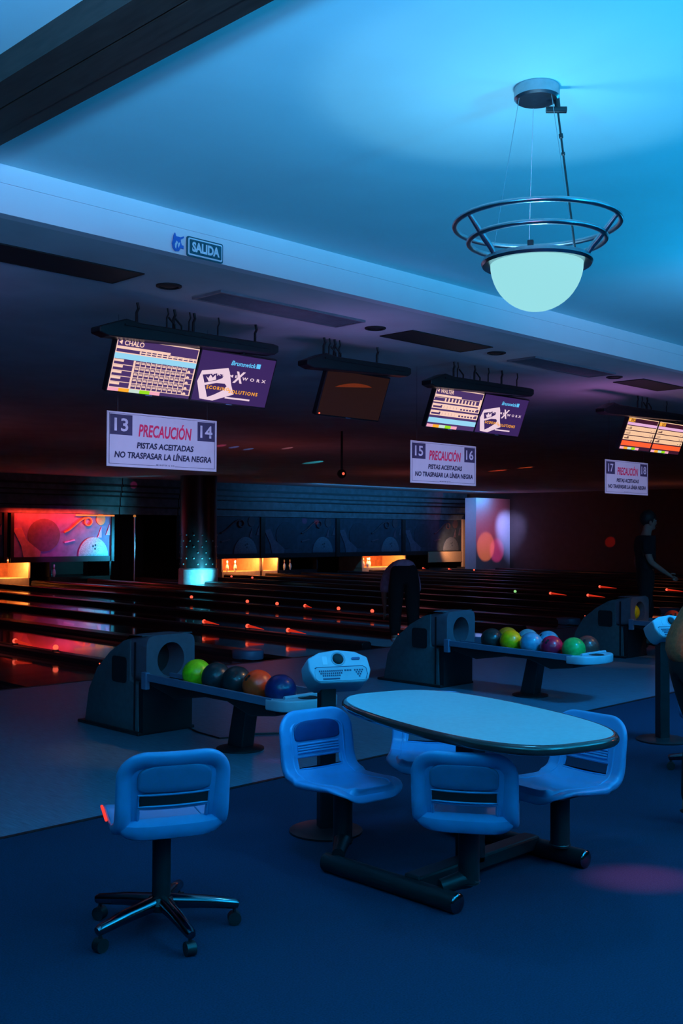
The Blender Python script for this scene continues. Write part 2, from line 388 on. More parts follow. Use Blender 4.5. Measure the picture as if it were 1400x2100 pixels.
# ------------------------------------------------------------------ exit sign on the bulkhead
t = thing('exit_sign', 'green SALIDA exit sign with blue animal emblem on the bulkhead', 'sign', (3.81, YF - .008, 3.228))
MB().prism(rrect(.27, .118, .012, 4, .05), -.006, 0).build('panel', M_exit, t)
fr = MB(); P0 = rrect(.254, .102, .010, 4, .05)
fr.prism(P0, -.009, -.006).build('white_border', M_exit_w, t)
MB().prism(rrect(.236, .084, .006, 4, .05), -.012, -.009).build('panel_face', M_exit, t)
text('SALIDA', .05, 0, .205, .060, M_exit_w, t, y=-.014, bold=.05)
em = [(-.178, .045), (-.170, .060), (-.162, .040), (-.130, .040), (-.108, .050), (-.106, .040), (-.130, .026), (-.128, .012), (-.122, -.005), (-.108, -.006), (-.108, -.026), (-.128, -.022), (-.142, -.044),
      (-.166, -.048), (-.184, -.032), (-.190, -.005), (-.182, .020)]
MB().prism(em, -.006, 0).build('emblem', M_exit_b, t)
MB().prism([(-.172, -.008), (-.160, .014), (-.150, .006), (-.160, -.012), (-.164, -.034), (-.170, -.026)], -.008, -.006).build('emblem_highlight', M_exit_w, t)
MB().prism([(-.146, .004), (-.134, .008), (-.138, -.006), (-.146, -.026), (-.150, -.010)], -.008, -.006).build('emblem_highlight', M_exit_w, t)

# ------------------------------------------------------------------ ceiling fixtures under the bulkhead soffit
def dark_vent(x0, x1, label):
    t = thing('ceiling_vent', label, 'vent', ((x0 + x1) / 2, 5.73, ZS), 0)
    w = (x1 - x0) / 2
    MB().box(-w, w, -.17, .17, -.006, 0).build('opening', M_vent, t)
    for a, b, c, d in ((-w - .012, w + .012, -.182, -.17), (-w - .012, w + .012, .17, .182), (-w - .012, -w, -.17, .17), (w, w + .012, -.17, .17)):
        MB().box(a, b, c, d, -.008, 0).build('frame_bar', M_vent, t)
dark_vent(2.4, 3.79, 'long black ceiling slot at the left edge of the photo')
dark_vent(6.38, 7.42, 'black ceiling slot above the switched-off hanging screen')
dark_vent(10.06, 11.0, 'black ceiling slot at the right edge of the photo')
def grille(x0, x1, label):
    t = thing('air_grille', label, 'vent', ((x0 + x1) / 2, 5.72, ZS))
    w = (x1 - x0) / 2
    MB().box(-w + .01, w - .01, -.14, .14, -.002, 0).build('duct', M_vent, t)
    for a, b, c, d in ((-w, w, -.16, -.14), (-w, w, .14, .16), (-w, -w + .02, -.14, .14), (w - .02, w, -.14, .14)):
        MB().box(a, b, c, d, -.016, 0).build('frame_bar', M_ventframe, t)
    for i in range(10):
        y = -.125 + .028 * i
        MB().prism([(y - .010, -.003), (y + .004, -.014), (y + .008, -.014), (y - .006, -.003)], -w + .02, w - .02, 'X').build('slat', M_grille, t)
grille(4.42, 5.83, 'slatted air grille in the ceiling above the CHALO score screen')
grille(8.09, 9.51, 'slatted air grille in the ceiling right of the lamp bowl')
dl = None
for x, lab in ((4.105, 'round black ceiling downlight below the SALIDA sign'), (6.10, 'round black ceiling downlight between grille and black slot in the middle'),
               (7.70, 'small round ceiling downlight beside the right end of the middle black slot'), (9.735, 'small round ceiling downlight beside the right end of the right grille')):
    if dl is None:
        dl = thing('downlight', lab, 'ceiling light', (x, 5.71, ZS), 0, 'downlights in the lane ceiling')
        MB().lathe([(.062, 0), (.085, 0), (.085, -.008), (.068, -.014), (.062, -.008), (.062, 0)], n=28).build('trim_ring', M_vent, dl, smooth=True)
        MB().lathe([(.062, -.002), (.04, -.010), (0, -.012)], n=24).build('reflector', M_vent, dl, smooth=True)
    else: dup(dl, (x, 5.71, ZS), 0, lab)

# ------------------------------------------------------------------ score screens
G = {k: glow('screen_' + k, c) for k, c in dict(cream=(250, 206, 188), bg=(74, 50, 104), bgred=(92, 42, 70), sky=(150, 214, 242), pink=(246, 168, 190), amber=(255, 172, 40), pale=(200, 224, 212),
     lime=(150, 222, 12), logobg=(58, 36, 92), logored=(90, 40, 84), white=(236, 206, 222), bluetext=(96, 196, 250), orange=(255, 168, 40), line=(230, 160, 120), hot=(255, 96, 48), rowp=(250, 200, 160), lav=(232, 176, 220), dark=(64, 24, 44)).items()}
def flat(parts, name, parent, y):
    """list of (material, polygon) laid in the screen plane as ONE picture mesh"""
    ms = []; b = MB()
    for i, (m, poly) in enumerate(parts):
        if m not in ms: ms.append(m)
        yy = y - .0004 * min(i, 3)
        b.bm.faces.new([b.bm.verts.new((p[0], yy, p[1])) for p in poly]).material_index = ms.index(m)
    return b.build(name, ms, parent, recalc=False)
def R(x0, x1, z0, z1): return [(x0, z0), (x1, z0), (x1, z1), (x0, z1)]
def screen_base(name, label, x0, x1, group=None, mscreen=None):
    w, h = x1 - x0, .415
    t = thing(name, label, 'screen', ((x0 + x1) / 2, 6.415, 2.735), 0, group, rot=(math.radians(21), 0, 0))
    MB().tube([(0, .06, .10), (0, .055, .20), (0, -.037, .226)], .012, 8).build('hanger_arm', M_frame, t)
    fr = MB().prism(rrect(w, h, .008, 2), 0, .05).bevel(.004)
    fr.build('housing', M_housing, t)
    MB().prism(R(-w * .3, w * .3, -.12, .14), .05, .10).bevel(.01).build('rear_box', M_housing, t)
    MB().box(-.03, .03, -.002, .0, -h / 2 + .002, -h / 2 + .009).build('badge', M_rail, t)
    if mscreen: MB().prism(R(-w / 2 + .012, w / 2 - .012, -h / 2 + .014, h / 2 - .012), -.002, 0).build('glass', mscreen, t)
    return t, w, h
def score(x0, x1, name, label, style):
    t, w, h = screen_base('score_screen', label, x0, x1, 'score screens above the lanes', G['bg'] if style != 'hot' else G['dark'])
    W, H = w - .024, h - .026; X = lambda u: -W / 2 + W * u; Z = lambda v: H / 2 - H * v
    q = lambda m, u0, u1, v0, v1: [G[m], R(X(u0), X(u1), Z(v1), Z(v0))]
    A = []
    cream = 'cream' if style != 'hot' else 'rowp'
    A += [q(cream, 0, 1, 0, .022), q(cream, 0, .010, 0, 1 if style == 'grid' else .3), q(cream, .99, 1, 0, .3)]
    A.append([G[cream], [(X(.02), Z(.085)), (X(.06), Z(.04)), (X(.06), Z(.13))]])
    if style == 'grid':
        A += [q(cream, 0, .65, .155, .205), q(cream, .28, 1, .225, .245), q(cream, .65, 1, .205, .22)]
        for i in range(11): A.append(q(cream, .285 + .066 * i, .30 + .066 * i, .205, .27))
        A += [q(cream, 0, 1, .265, .285), q('sky', 0, 1, .285, .39)]
        for r in range(5):
            v0 = .395 + .108 * r; v1 = v0 + .108
            A += [q(cream, 0, 1, v1 - .012, v1), q(cream, .01, .12, v0 + .004, v0 + .048), q(cream, .235, .25, v0, v1), q(cream, .985, 1, v0, v1)]
            A.append([G[cream], [(X(.925 + .022 * math.cos(a)), Z(v1 - .015 - .045 * math.sin(a))) for a in [PI * i / 8 for i in range(9)]]])
            for c in range(10):
                u = .25 + .064 * c
                A += [q(cream, u, u + .010, v0, v1), q(cream, u + .016, u + .058, v0 + .040, v0 + .056)]
                for d in (0.018, .032, .046): A.append(q(cream, u + d, u + d + .008, v0 + .012, v0 + .045))
            A.append(q(cream, .89, .90, v0, v1))
        v = .935
        for i, m in enumerate(('pink', 'amber', 'pale', 'lime', 'pink')): A.append(q(m, .0 + .125 * i, .125 * (i + 1), v, 1))
    elif style == 'rows':
        A += [q(cream, 0, .55, .17, .215), q(cream, 0, 1, .215, .225), q(cream, 0, .25, .24, .25), q(cream, .95, 1, .17, .4), q(cream, 0, 1, .33, .365)]
        for i in range(10): A.append(q(cream, .22 + .07 * i, .25 + .07 * i, .24, .33))
        for v0 in (.40, .57):
            A += [q(cream, 0, 1, v0, v0 + .03), q(cream, 0, 1, v0 + .10, v0 + .125), q(cream, 0, .02, v0, v0 + .12), q(cream, .02, .17, v0 + .03, v0 + .055), q(cream, .20, .56, v0 + .03, v0 + .10),
                  q(cream, .58, .93, v0 + .03, v0 + .06), q(cream, .98, 1, v0, v0 + .12)]
            for i in range(6): A.append(q(cream, .56 + .065 * i, .585 + .065 * i, v0 + .03, v0 + .10))
            for i in range(5): A.append(q('bg', .24 + .065 * i, .246 + .065 * i, v0 + .04, v0 + .10))
        A.append(q('sky', 0, 1, .755, .88))
        for i, m in enumerate(('pink', 'amber', 'pale', 'lime', 'pink')): A.append(q(m, .125 * i, .125 * (i + 1), .925, 1))
    else:
        A += [q('amber', 0, .22, .03, .14), q('lav', 0, 1, .15, .235)]
        for r in range(3):
            v0 = .26 + .155 * r
            A += [q('rowp', 0, 1, v0, v0 + .13), q('dark', .04, .14, v0 + .06, v0 + .10), q('dark', .12, .18, v0 + .03, v0 + .10), q('dark', .93, .97, v0 + .05, v0 + .13), q('dark', .84, .88, v0 + .08, v0 + .10)]
            for c in range(10): A.append(q('line', .25 + .062 * c, .255 + .062 * c, v0 + .03, v0 + .10))
        A.append(q('hot', 0, 1, .735, .885))
        for i, m in enumerate(('pink', 'amber', 'pale', 'lime', 'pink')): A.append(q(m, .125 * i, .125 * (i + 1), .925, 1))
    flat(A, 'score_table', t, -.003)
    text(name, X(.08 + .024 * len(name)), Z(.086), .046 * len(name) * W, H * .095, G['cream' if style != 'hot' else 'dark'], t, y=-.006, bold=.02)
    return t
def logo(x0, x1, label):
    t, w, h = screen_base('logo_screen', label, x0, x1, 'score screens above the lanes', G['logobg'])
    W, H = w - .024, h - .026; X = lambda u: -W / 2 + W * u; Z = lambda v: H / 2 - H * v
    A = []
    outer = [(.02, .62), (.05, .40), (.38, .28), (.41, .36), (.47, .62), (.53, .80), (.44, .86), (.27, .975), (.10, .96)]
    A.append([G['white'], [(X(a), Z(b)) for a, b in outer][::-1]])
    A.append([G['logobg'], [(X(a), Z(b)) for a, b in [(.07, .48), (.24, .42), (.345, .43), (.33, .50), (.26, .56), (.115, .635)]][::-1]])
    A.append([G['logobg'], [(X(a), Z(b)) for a, b in [(.125, .68), (.27, .61), (.38, .605), (.41, .65), (.375, .74), (.27, .85), (.19, .915)]][::-1]])
    A.append([G['white'], [(X(a), Z(b)) for a, b in [(.115, .50), (.150, .535), (.170, .455), (.205, .515), (.235, .445), (.255, .545), (.165, .60)]][::-1]])
    flat(A, 'crown_emblem', t, -.003)
    text('Brunswick', X(.57), Z(.165), W * .34, H * .095, G['bluetext'], t, y=-.006, shear=.2, bold=.02)
    MB().prism(R(X(.745), X(.80), Z(.21), Z(.115)), -.0055, -.005).build('logo_mark', G['bluetext'], t)
    text('FRAME', X(.36), Z(.43), W * .34, H * .055, G['white'], t, y=-.006, spacing=1.5, bold=.03)
    text('X', X(.545), Z(.44), W * .15, H * .24, G['white'], t, y=-.0062, shear=.2, bold=.04)
    text('WORX', X(.755), Z(.455), W * .33, H * .065, G['white'], t, y=-.006, spacing=1.9, bold=.03)
    text('SCORING', X(.30), Z(.71), W * .30, H * .07, G['orange'], t, y=-.006, spacing=1.3, bold=.03)
    text('SOLUTIONS', X(.65), Z(.745), W * .40, H * .075, G['orange'], t, y=-.006, spacing=1.3, bold=.03)
    MB().prism(R(X(.42), X(.76), Z(.90), Z(.865)), -.0055, -.005).build('caption_strip', G['white'], t)
    return t
score(4.118, 4.858, 'CHALO', 'bright score screen headed CHALO with a full grid of frames', 'grid')
logo(4.862, 5.625, 'purple screen with white crown emblem right of the CHALO score screen')
score(7.622, 8.368, 'WALTER', 'score screen headed with a player name and only two scored rows', 'rows')
logo(8.372, 9.128, 'purple crown emblem screen above the PRECAUCIÓN 15 16 sign')
score(11.148, 11.872, 'PIO', 'orange lit score screen above the PRECAUCIÓN 17 18 sign', 'hot')
score(11.884, 12.62, 'LEO', 'pale score screen cut by the right edge of the photo', 'hot')
t, w, h = screen_base('hanging_screen', 'switched-off dark screen hanging between the two lit screen pairs', 6.19, 6.98, None, M_deadscreen)
MB().sphere((-w / 2 + .035, -.004, -h / 2 + .022), .008, 10).build('standby_light', M_red_led, t)
flat([[glow('dim_screen_arc', (120, 46, 16), .7), [(-.26 + .045 * i, .055 + .035 * math.sin(PI * i / 10) ** .7 + .004 * i) for i in range(11)]]], 'screen_picture', t, -.003)  # reflected orange arc on the dark glass, put into emission
lamp('SPOT', 'screen_glint_light', (6.2, 4.2, 1.6), 1.2, (1.0, .25, .05), .2, (6.58, 6.4, 2.75), 30, .8)  # added spot for an orange glint, no lamp there

def mount(x0, x1, label, hooks):
    t = thing('screen_mount', label, 'mount', ((x0 + x1) / 2, 6.30, 3.0), 0, 'ceiling mounts of the screens')
    w = (x1 - x0) / 2
    MB().prism([(-w, -.05), (-w, -.09), (-w + .08, -.11), (w - .04, -.055), (w, -.03), (w, .02), (w - .05, .028), (-w + .34, .015), (-w + .22, .03), (-w + .16, .01)], -.06, .06).bevel(.008).build('tray', M_housing, t)
    MB().box(-w + .2, w - .1, -.068, -.06, -.02, -.008).build('edge_strip', M_frame, t)
    for i, hx in enumerate(hooks):
        MB().tube([(hx, 0, .0), (hx, 0, .10), (hx + .015, 0, .13), (hx + .005, .0, ZS - 3.0)], .006 if i % 2 else .010, 8).build('hanger', M_frame, t)
    for hx in hooks[1:3]:
        MB().tube([(hx, -.02, .10), (hx + .05, -.03, .05), (hx + .06, -.02, .0)], .008, 6).build('cable', M_black, t)
mount(3.915, 5.55, 'long dark mount tray above the CHALO and crown screens', [-.48, -.22, -.16, -.02, .02, .25, .62])
mount(5.86, 7.145, 'dark mount tray above the switched-off screen', [-.40, -.34, -.28, -.22, .25])
mount(7.42, 9.06, 'dark mount tray above the screens over the 15 16 sign', [-.42, -.36, -.10, .12, .34, .6])
mount(10.43, 12.3, 'dark mount tray above the two orange score screens', [-.1, .0, .12, .6])

# ------------------------------------------------------------------ caution signs
def caution(x, a, b, label):
    w, h = 1.03, .412
    t = thing('caution_sign', label, 'sign', (x, 6.75, 2.235), 0, 'hanging caution signs')
    MB().box(-w / 2, w / 2, -.004, .004, -h / 2, h / 2).build('board', M_sign, t)
    X = lambda u: -w / 2 + w * u; Z = lambda v: h / 2 - h * v
    for u0, u1, n in ((.024, .215, a), (.812, .98, b)):
        bx = MB().box(X(u0), X(u1), -.0055, -.004, Z(.42), Z(.05)).build('number_box', M_sign_box, t)
        text(n, X((u0 + u1) / 2), Z(.235), w * .118, h * .24, M_sign_num, bx, y=-.0065, name='number', bold=.02)
    text('PRECAUCIÓN', X(.512), Z(.285), w * .485, h * .29, M_sign_red, t, y=-.0055, shear=.18, bold=.027)
    text('PISTAS ACEITADAS', X(.515), Z(.59), w * .52, h * .115, M_sign_ink, t, y=-.0055, shear=.15, bold=.035)
    text('NO TRASPASAR LA LÍNEA NEGRA', X(.505), Z(.765), w * .885, h * .145, M_sign_ink, t, y=-.0055, shear=.15, bold=.035)
    for u0, u1, v0, v1 in ((.02, .425, .945, .952), (.60, .98, .945, .952), (.02, .98, .03, .036), (.018, .0215, .03, .95), (.9785, .982, .03, .95)):
        MB().box(X(u0), X(u1), -.0052, -.004, Z(v1), Z(v0)).build('border_line', M_sign_ink, t)
    text('MUNSTER & CO', X(.512), Z(.935), w * .165, h * .028, M_sign_ink, t, y=-.0055, spacing=1.3, bold=.02)
    for s in (-.42, .42):
        MB().cyl((s, 0, h / 2 - .01), (s, .0, ZS - 2.235), .0012, 5).build('hanging_wire', M_frame, t)
caution(4.816, '13', '14', 'largest hanging white PRECAUCIÓN sign, under the grid score screen at the left')
caution(8.230, '15', '16', 'middle hanging white PRECAUCIÓN sign, left of the pale pilaster')
caution(11.805, '17', '18', 'smallest hanging white PRECAUCIÓN sign, above the standing person in dark T-shirt')

# ------------------------------------------------------------------ far end: masks, pits, pins, column, pilaster
YM = 28.0
def art(parent, w, h, ms):
    X = lambda u: -w / 2 + w * u; Z = lambda v: h / 2 - h * v
    ball, pinc, swirl, cone, disc = ms
    MB().prism([(X(.79) + .52 * math.cos(PI * i / 16), Z(1) + .58 * math.sin(PI * i / 16)) for i in range(17)], -.06, -.03).bevel(.02, 2).build('printed_ball', ball, parent, smooth=True)
    for dx, dz in ((-.05, .30), (.03, .33), (.02, .22)):
        MB().prism(ellipse(.030, .034, 12, X(.80) + dx, Z(1) + dz), -.064, -.06).build('ball_hole', swirl if False else M_maskdim, parent)
    MB().prism([(X(.02), Z(.35)), (X(.10), Z(.33)), (X(.15), Z(.62)), (X(.28), Z(.88)), (X(.27), Z(1)), (X(.12), Z(1)), (X(.10), Z(.75))], -.05, -.03).build('printed_pin', pinc, parent)
    MB().prism(ellipse(.52, .48, 28, X(.31), Z(.50)), -.045, -.03).build('printed_disc', disc, parent)
    pts = [(X(.50 + .20 * s), -.055, Z(.44 - .34 * s + .02 * math.sin(6 * s))) for s in [i / 12 for i in range(13)]]
    pts += [(X(.735) + .12 * math.cos(a), -.055, Z(.18) + .12 * math.sin(a)) for a in [PI * .7 - i * .5 for i in range(13)]]
    MB().tube(pts, .030, 8).build('printed_swirl', swirl, parent, smooth=True)
    MB().prism(ellipse(.16, .18, 20, X(.865), Z(.12)), -.05, -.03).build('printed_sun', swirl, parent)
    for u, dz in ((.86, 0), (.945, .08)):
        MB().prism([(X(u) - .09, Z(.56) + dz), (X(u) + .05, Z(.56) + dz), (X(u) + .04, Z(.30) + dz)], -.05, -.03).build('printed_cone', cone, parent)
    MB().prism([(X(.50), Z(.66)), (X(.60), Z(.60)), (X(.61), Z(.625)), (X(.51), Z(.69))], -.055, -.03).build('printed_bar', cone, parent)
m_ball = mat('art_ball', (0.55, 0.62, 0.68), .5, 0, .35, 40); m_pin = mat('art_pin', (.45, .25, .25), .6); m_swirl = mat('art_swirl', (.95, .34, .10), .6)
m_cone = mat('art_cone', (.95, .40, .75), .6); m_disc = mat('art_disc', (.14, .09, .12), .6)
d_ball = mat('art_ball_dim', (.10, .12, .17), .6, 0, .3, 30); d_pin = mat('art_pin_dim', (.10, .09, .14), .6); d_swirl = mat('art_swirl_dim', (.08, .05, .07), .6)  # art colours of the unlit panels, darkened for the missing light
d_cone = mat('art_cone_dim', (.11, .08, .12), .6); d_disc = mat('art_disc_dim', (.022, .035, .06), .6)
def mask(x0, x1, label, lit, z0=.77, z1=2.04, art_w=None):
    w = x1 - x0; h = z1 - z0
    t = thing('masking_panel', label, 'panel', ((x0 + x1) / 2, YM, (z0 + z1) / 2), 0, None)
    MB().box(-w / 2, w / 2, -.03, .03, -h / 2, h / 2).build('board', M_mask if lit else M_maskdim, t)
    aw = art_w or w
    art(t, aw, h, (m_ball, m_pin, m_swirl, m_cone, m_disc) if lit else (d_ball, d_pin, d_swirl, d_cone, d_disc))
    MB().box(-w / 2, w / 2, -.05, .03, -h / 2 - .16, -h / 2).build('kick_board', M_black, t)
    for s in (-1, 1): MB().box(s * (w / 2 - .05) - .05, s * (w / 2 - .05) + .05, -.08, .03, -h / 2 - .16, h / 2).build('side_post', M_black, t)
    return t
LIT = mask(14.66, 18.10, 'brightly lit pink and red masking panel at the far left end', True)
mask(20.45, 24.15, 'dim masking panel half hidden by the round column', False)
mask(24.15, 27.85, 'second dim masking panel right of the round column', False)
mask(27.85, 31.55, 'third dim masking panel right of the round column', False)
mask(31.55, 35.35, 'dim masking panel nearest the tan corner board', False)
mask(10.9, 14.55, 'masking panel cut by the left edge of the photo', False)
def valance(x0, x1, label):
    w = x1 - x0
    t = thing('valance', label, 'valance', ((x0 + x1) / 2, YM + .05, 0))
    zs = [2.05, 2.28, 2.31, 2.58, 2.62, 2.72, 2.76, 2.90, 2.96, ZS]
    for i, (a, b) in enumerate(zip(zs, zs[1:])):
        d = (.10, -.03)[i % 2] if i else .10
        MB().box(-w / 2 + .02, w / 2 - .02, -.12 - (.06 if i % 2 else 0) - .02 * i, .05, a, b).build('ledge' if i % 2 else 'slat', M_black if i % 2 else M_valance, t)
valance(10.9, 18.28, 'stepped dark valance above the lit masking panel')
valance(18.28, 20.5, 'short dark valance left of the round column over the open black bay')
valance(20.5, 35.42, 'long stepped dark valance right of the round column')
# machine bays
def bay(x0, x1, label, lit, zt=.72, wall=M_pit):
    w = x1 - x0
    t = thing('pin_bay', label, 'pin bay', ((x0 + x1) / 2, YM, 0))
    MB().box(-w / 2, w / 2, .06, 1.3, -.12, .16).build('deck', wall if lit else M_gutter, t)  # unlit bays get black boards, their shade put into the colour
    MB().box(-w / 2, w / 2, 1.3, 1.36, -.1, zt).build('curtain', M_pitback if lit else M_black, t)
    for s in (-1, 1): MB().box(s * w / 2 - .03, s * w / 2 + .03, .06, 1.3, .16, zt).build('side_wall', wall if lit else M_black, t)
    MB().box(-w / 2, w / 2, .06, 1.36, zt, zt + .04).build('top_board', wall if lit else M_black, t)
    if lit:
        MB().cyl((-w / 2 + .1, .12, zt - .04), (w / 2 - .1, .12, zt - .04), .022, 10).build('light_tube', glow('pit_tube', (255, 190, 120), 1.2), t)
        d = lamp('AREA', 'pit_light', ((x0 + x1) / 2, YM + .0, .58), 30 * lit, (1.0, .38, .10), size=w * .8, size_y=.06, target=((x0 + x1) / 2, YM + .8, .15))
    return t
bay(14.3, 15.32, 'glowing orange pin bay at the far left under the lit panel', 1.0)
bay(22.45, 24.13, 'glowing orange pin bay with white pins right of the round column', 1.6)
bay(24.25, 24.95, 'narrow glowing bay beside the orange pin bay right of the column', .7)
bay(29.3, 31.8, 'glowing orange pin bay left of the bending bowler', 1.9)
bay(16.0, 18.05, 'dark pin bay under the right half of the lit panel', 0)
bay(25.0, 26.9, 'dark pin bay between the two glowing bays', 0)
struct(MB().box(XL, XR, YM + 1.45, YM + 1.5, -.1, 2.2).build('trim_4', M_black))
t = thing('corner_board', 'tan L-shaped boards closing the last lane by the pilaster', 'board', (34.1, YM - .16, 0))
MB().box(-1.15, 1.02, -.04, .02, .30, .74).bevel(.01).build('low_board', M_tan, t)
MB().box(1.02, 1.5, -.08, .02, .0, 2.09).bevel(.01).build('upright_board', M_tan, t)
# pins
pin_prof = [(.0, 0), (.026, 0), (.030, .02), (.050, .08), (.0605, .115), (.056, .16), (.038, .215), (.0255, .25), (.0235, .27), (.030, .315), (.0325, .338), (.027, .365), (.014, .378), (0, .381)]
p0 = thing('bowling_pin', 'front white bowling pin of the glowing bay right of the column', 'pin', (23.06, YM + .12, .16), 0, 'bowling pins in the far bays')
MB().lathe(pin_prof, n=18).build('body', M_pin, p0, smooth=True)
MB().lathe([(.0262, .245), (.0245, .262), (.0245, .27), (.0262, .28)], n=18).lathe([(.028, .235), (.0262, .243)], n=18).build('stripe', M_pinred, p0, smooth=True)
for x, y, lab in ((22.74, .16, 'left white bowling pin of the glowing bay right of the column'), (29.50, .2, 'leftmost bowling pin in the glowing bay left of the bowler'), (29.64, .12, 'second bowling pin in the glowing bay left of the bowler'),
                  (29.80, .2, 'third bowling pin in the glowing bay left of the bowler'), (29.95, .3, 'rightmost bowling pin in the glowing bay left of the bowler'),
                  (25.34, .14, 'dim bowling pin in the dark bay, left one of two'), (25.62, .14, 'dim bowling pin in the dark bay, right one of two'), (16.15, .12, 'dim bowling pin beside the far left orange bay')):
    z = .16
    dup(p0, (x, YM + y, z), 0, lab)
# column
t = thing('round_column', 'round dark studded column with cyan uplight in front of the masking panels', 'column', (19.1, 25.0, 0))
MB().lathe([(.58, 0), (.58, .42), (.55, .45), (.54, .46)], n=40).build('base_collar', M_colbase, t, smooth=True)
MB().lathe([(.54, .0), (.54, ZS)], n=40).build('shaft', M_column, t, smooth=True)
st_me = MB().sphere((0, 0, 0), .026, 10).mesh('stud', M_stud, True)
for r in range(6):
    for k in range(14):
        a = 2 * PI * (k + .5 * (r % 2)) / 14
        if math.cos(a - math.radians(232)) > -.1 and random.random() < .62:
            link('stud', st_me, t, (.54 * math.cos(a), .54 * math.sin(a), .58 + .17 * r))
lamp('SPOT', 'column_uplight', (18.62, 23.55, .12), 330, (.06, .55, .78), .04, (18.76, 24.56, .33), 62, .8)
lamp('SPOT', 'column_uplight', (18.80, 23.75, .08), 160, (.03, .55, .80), .03, (18.83, 24.56, .95), 38, 1.0)
t = thing('dark_bay_post', 'slim metal post in the black bay left of the round column', 'post', (18.75, YM - .2, 0))
MB().cyl((0, 0, -.1), (0, 0, 2.0), .03, 12).build('tube', M_steel, t, smooth=True)
MB().sphere((0, 0, 2.0), .045, 12).build('cap', glow('amber_cap', (200, 120, 60), .8), t, smooth=True)
# pilaster
struct(MB().box(33.72, XR, 26.0, 26.55, -.1, 2.93).build('pilaster', M_pilaster))
lamp('SPOT', 'blue_spot_light', (34.5, 24.3, 2.8), 420, (.26, .35, 1.0), .1, (35.85, 26.0, 1.6), 44, 1.0)
lamp('SPOT', 'violet_spot_light', (31.2, 26.2, 2.6), 60, (.45, .32, 1.0), .1, (33.72, 26.7, 1.8), 70, 1.0)
lamp('SPOT', 'orange_spot_light', (34.0, 22.5, .3), 260, (1.0, .20, .04), .03, (34.35, 26.0, .95), 20, .35)
lamp('SPOT', 'tan_board_light', (33.5, 27.0, 1.0), 120, (1.0, .50, .24), .1, (34.9, 27.9, .9), 100, .8)
lamp('SPOT', 'magenta_spot_light', (34.6, 22.5, .3), 170, (1.0, .05, .3), .03, (35.1, 26.0, .8), 17, .5)
lamp('SPOT', 'red_spot_light', (33.5, 22.5, 1.2), 170, (1.0, .06, .15), .1, (34.4, 26.0, 2.0), 50, 1.0)
lamp('SPOT', 'red_spot_light', (29.0, 18.0, 2.4), 1200, (1.0, .02, .0), .01, (36.0, 21.3, 1.2), 3.2, .4)
lamp('SPOT', 'blue_wall_light', (31.0, 11.0, 2.5), 200, (.03, .2, 1.0), .2, (36.0, 12.0, 2.4), 30, 1.0)
lamp('SPOT', 'orange_wall_light', (30.5, 24.0, .4), 26, (1.0, .2, .05), .2, (36.0, 23.6, 1.0), 80, 1.0)
# coloured lamps on the lit panel
lamp('AREA', 'panel_red_light', (16.0, YM - .30, 2.10), 40, (1.0, .035, .015), size=2.8, size_y=.10, target=(16.0, YM - .05, 1.5))
lamp('SPOT', 'panel_cyan_light', (19.6, YM - 1.6, 1.0), 900, (.03, .45, .8), .1, (17.9, YM, 1.15), 45, 1.0)
MB().cyl((.35, -.12, .60), (1.68, -.12, .60), .022, 10).build('light_tube', glow('panel_tube', (255, 140, 70), 1.0), LIT)
lamp('SPOT', 'panel_magenta_light', (16.2, YM - 2.0, .5), 60, (.6, .08, .8), .1, (16.4, YM, 1.2), 60, 1.0)
lamp('SPOT', 'valance_teal_light', (18.6, YM - 2.2, 2.0), 40, (.04, .5, .75), .1, (17.9, YM, 2.35), 60, 1.0)
lamp('AREA', 'blue_mask_light', (29.5, YM - 2.5, 3.0), 90, (.03, .32, .85), size=10, size_y=.3, target=(29.5, YM, 1.3))  # blue fill added over the dim panels, no fixture
lamp('SPOT', 'pink_spot_light', (16.5, YM - 4, 2.7), 300, (1.0, .04, .3), .01, (18.7, YM - .2, 2.97), 3.2, .4)
lamp('SPOT', 'red_spot_light', (24, YM - 4, 2.7), 300, (1.0, .08, .02), .01, (26.75, YM - .05, 1.90), 2.6, .4)
lamp('SPOT', 'violet_spot_light', (24, YM - 4, 2.5), 200, (.5, .05, .9), .01, (26.15, YM - .05, 1.93), 3.0, .4)

# dome camera
t = thing('dome_camera', 'black dome camera with a red light hanging over the lanes', 'camera', (12.04, 12.0, 2.48))
MB().sphere((0, 0, 0), .075, 20).build('dome', M_black, t, smooth=True)
MB().cyl((0, 0, .06), (0, 0, ZS - 2.48), .018, 10).build('stem', M_black, t, smooth=True)
MB().sphere((-.03, -.068, 0), .022, 10).build('indicator', M_red_led, t, smooth=True)

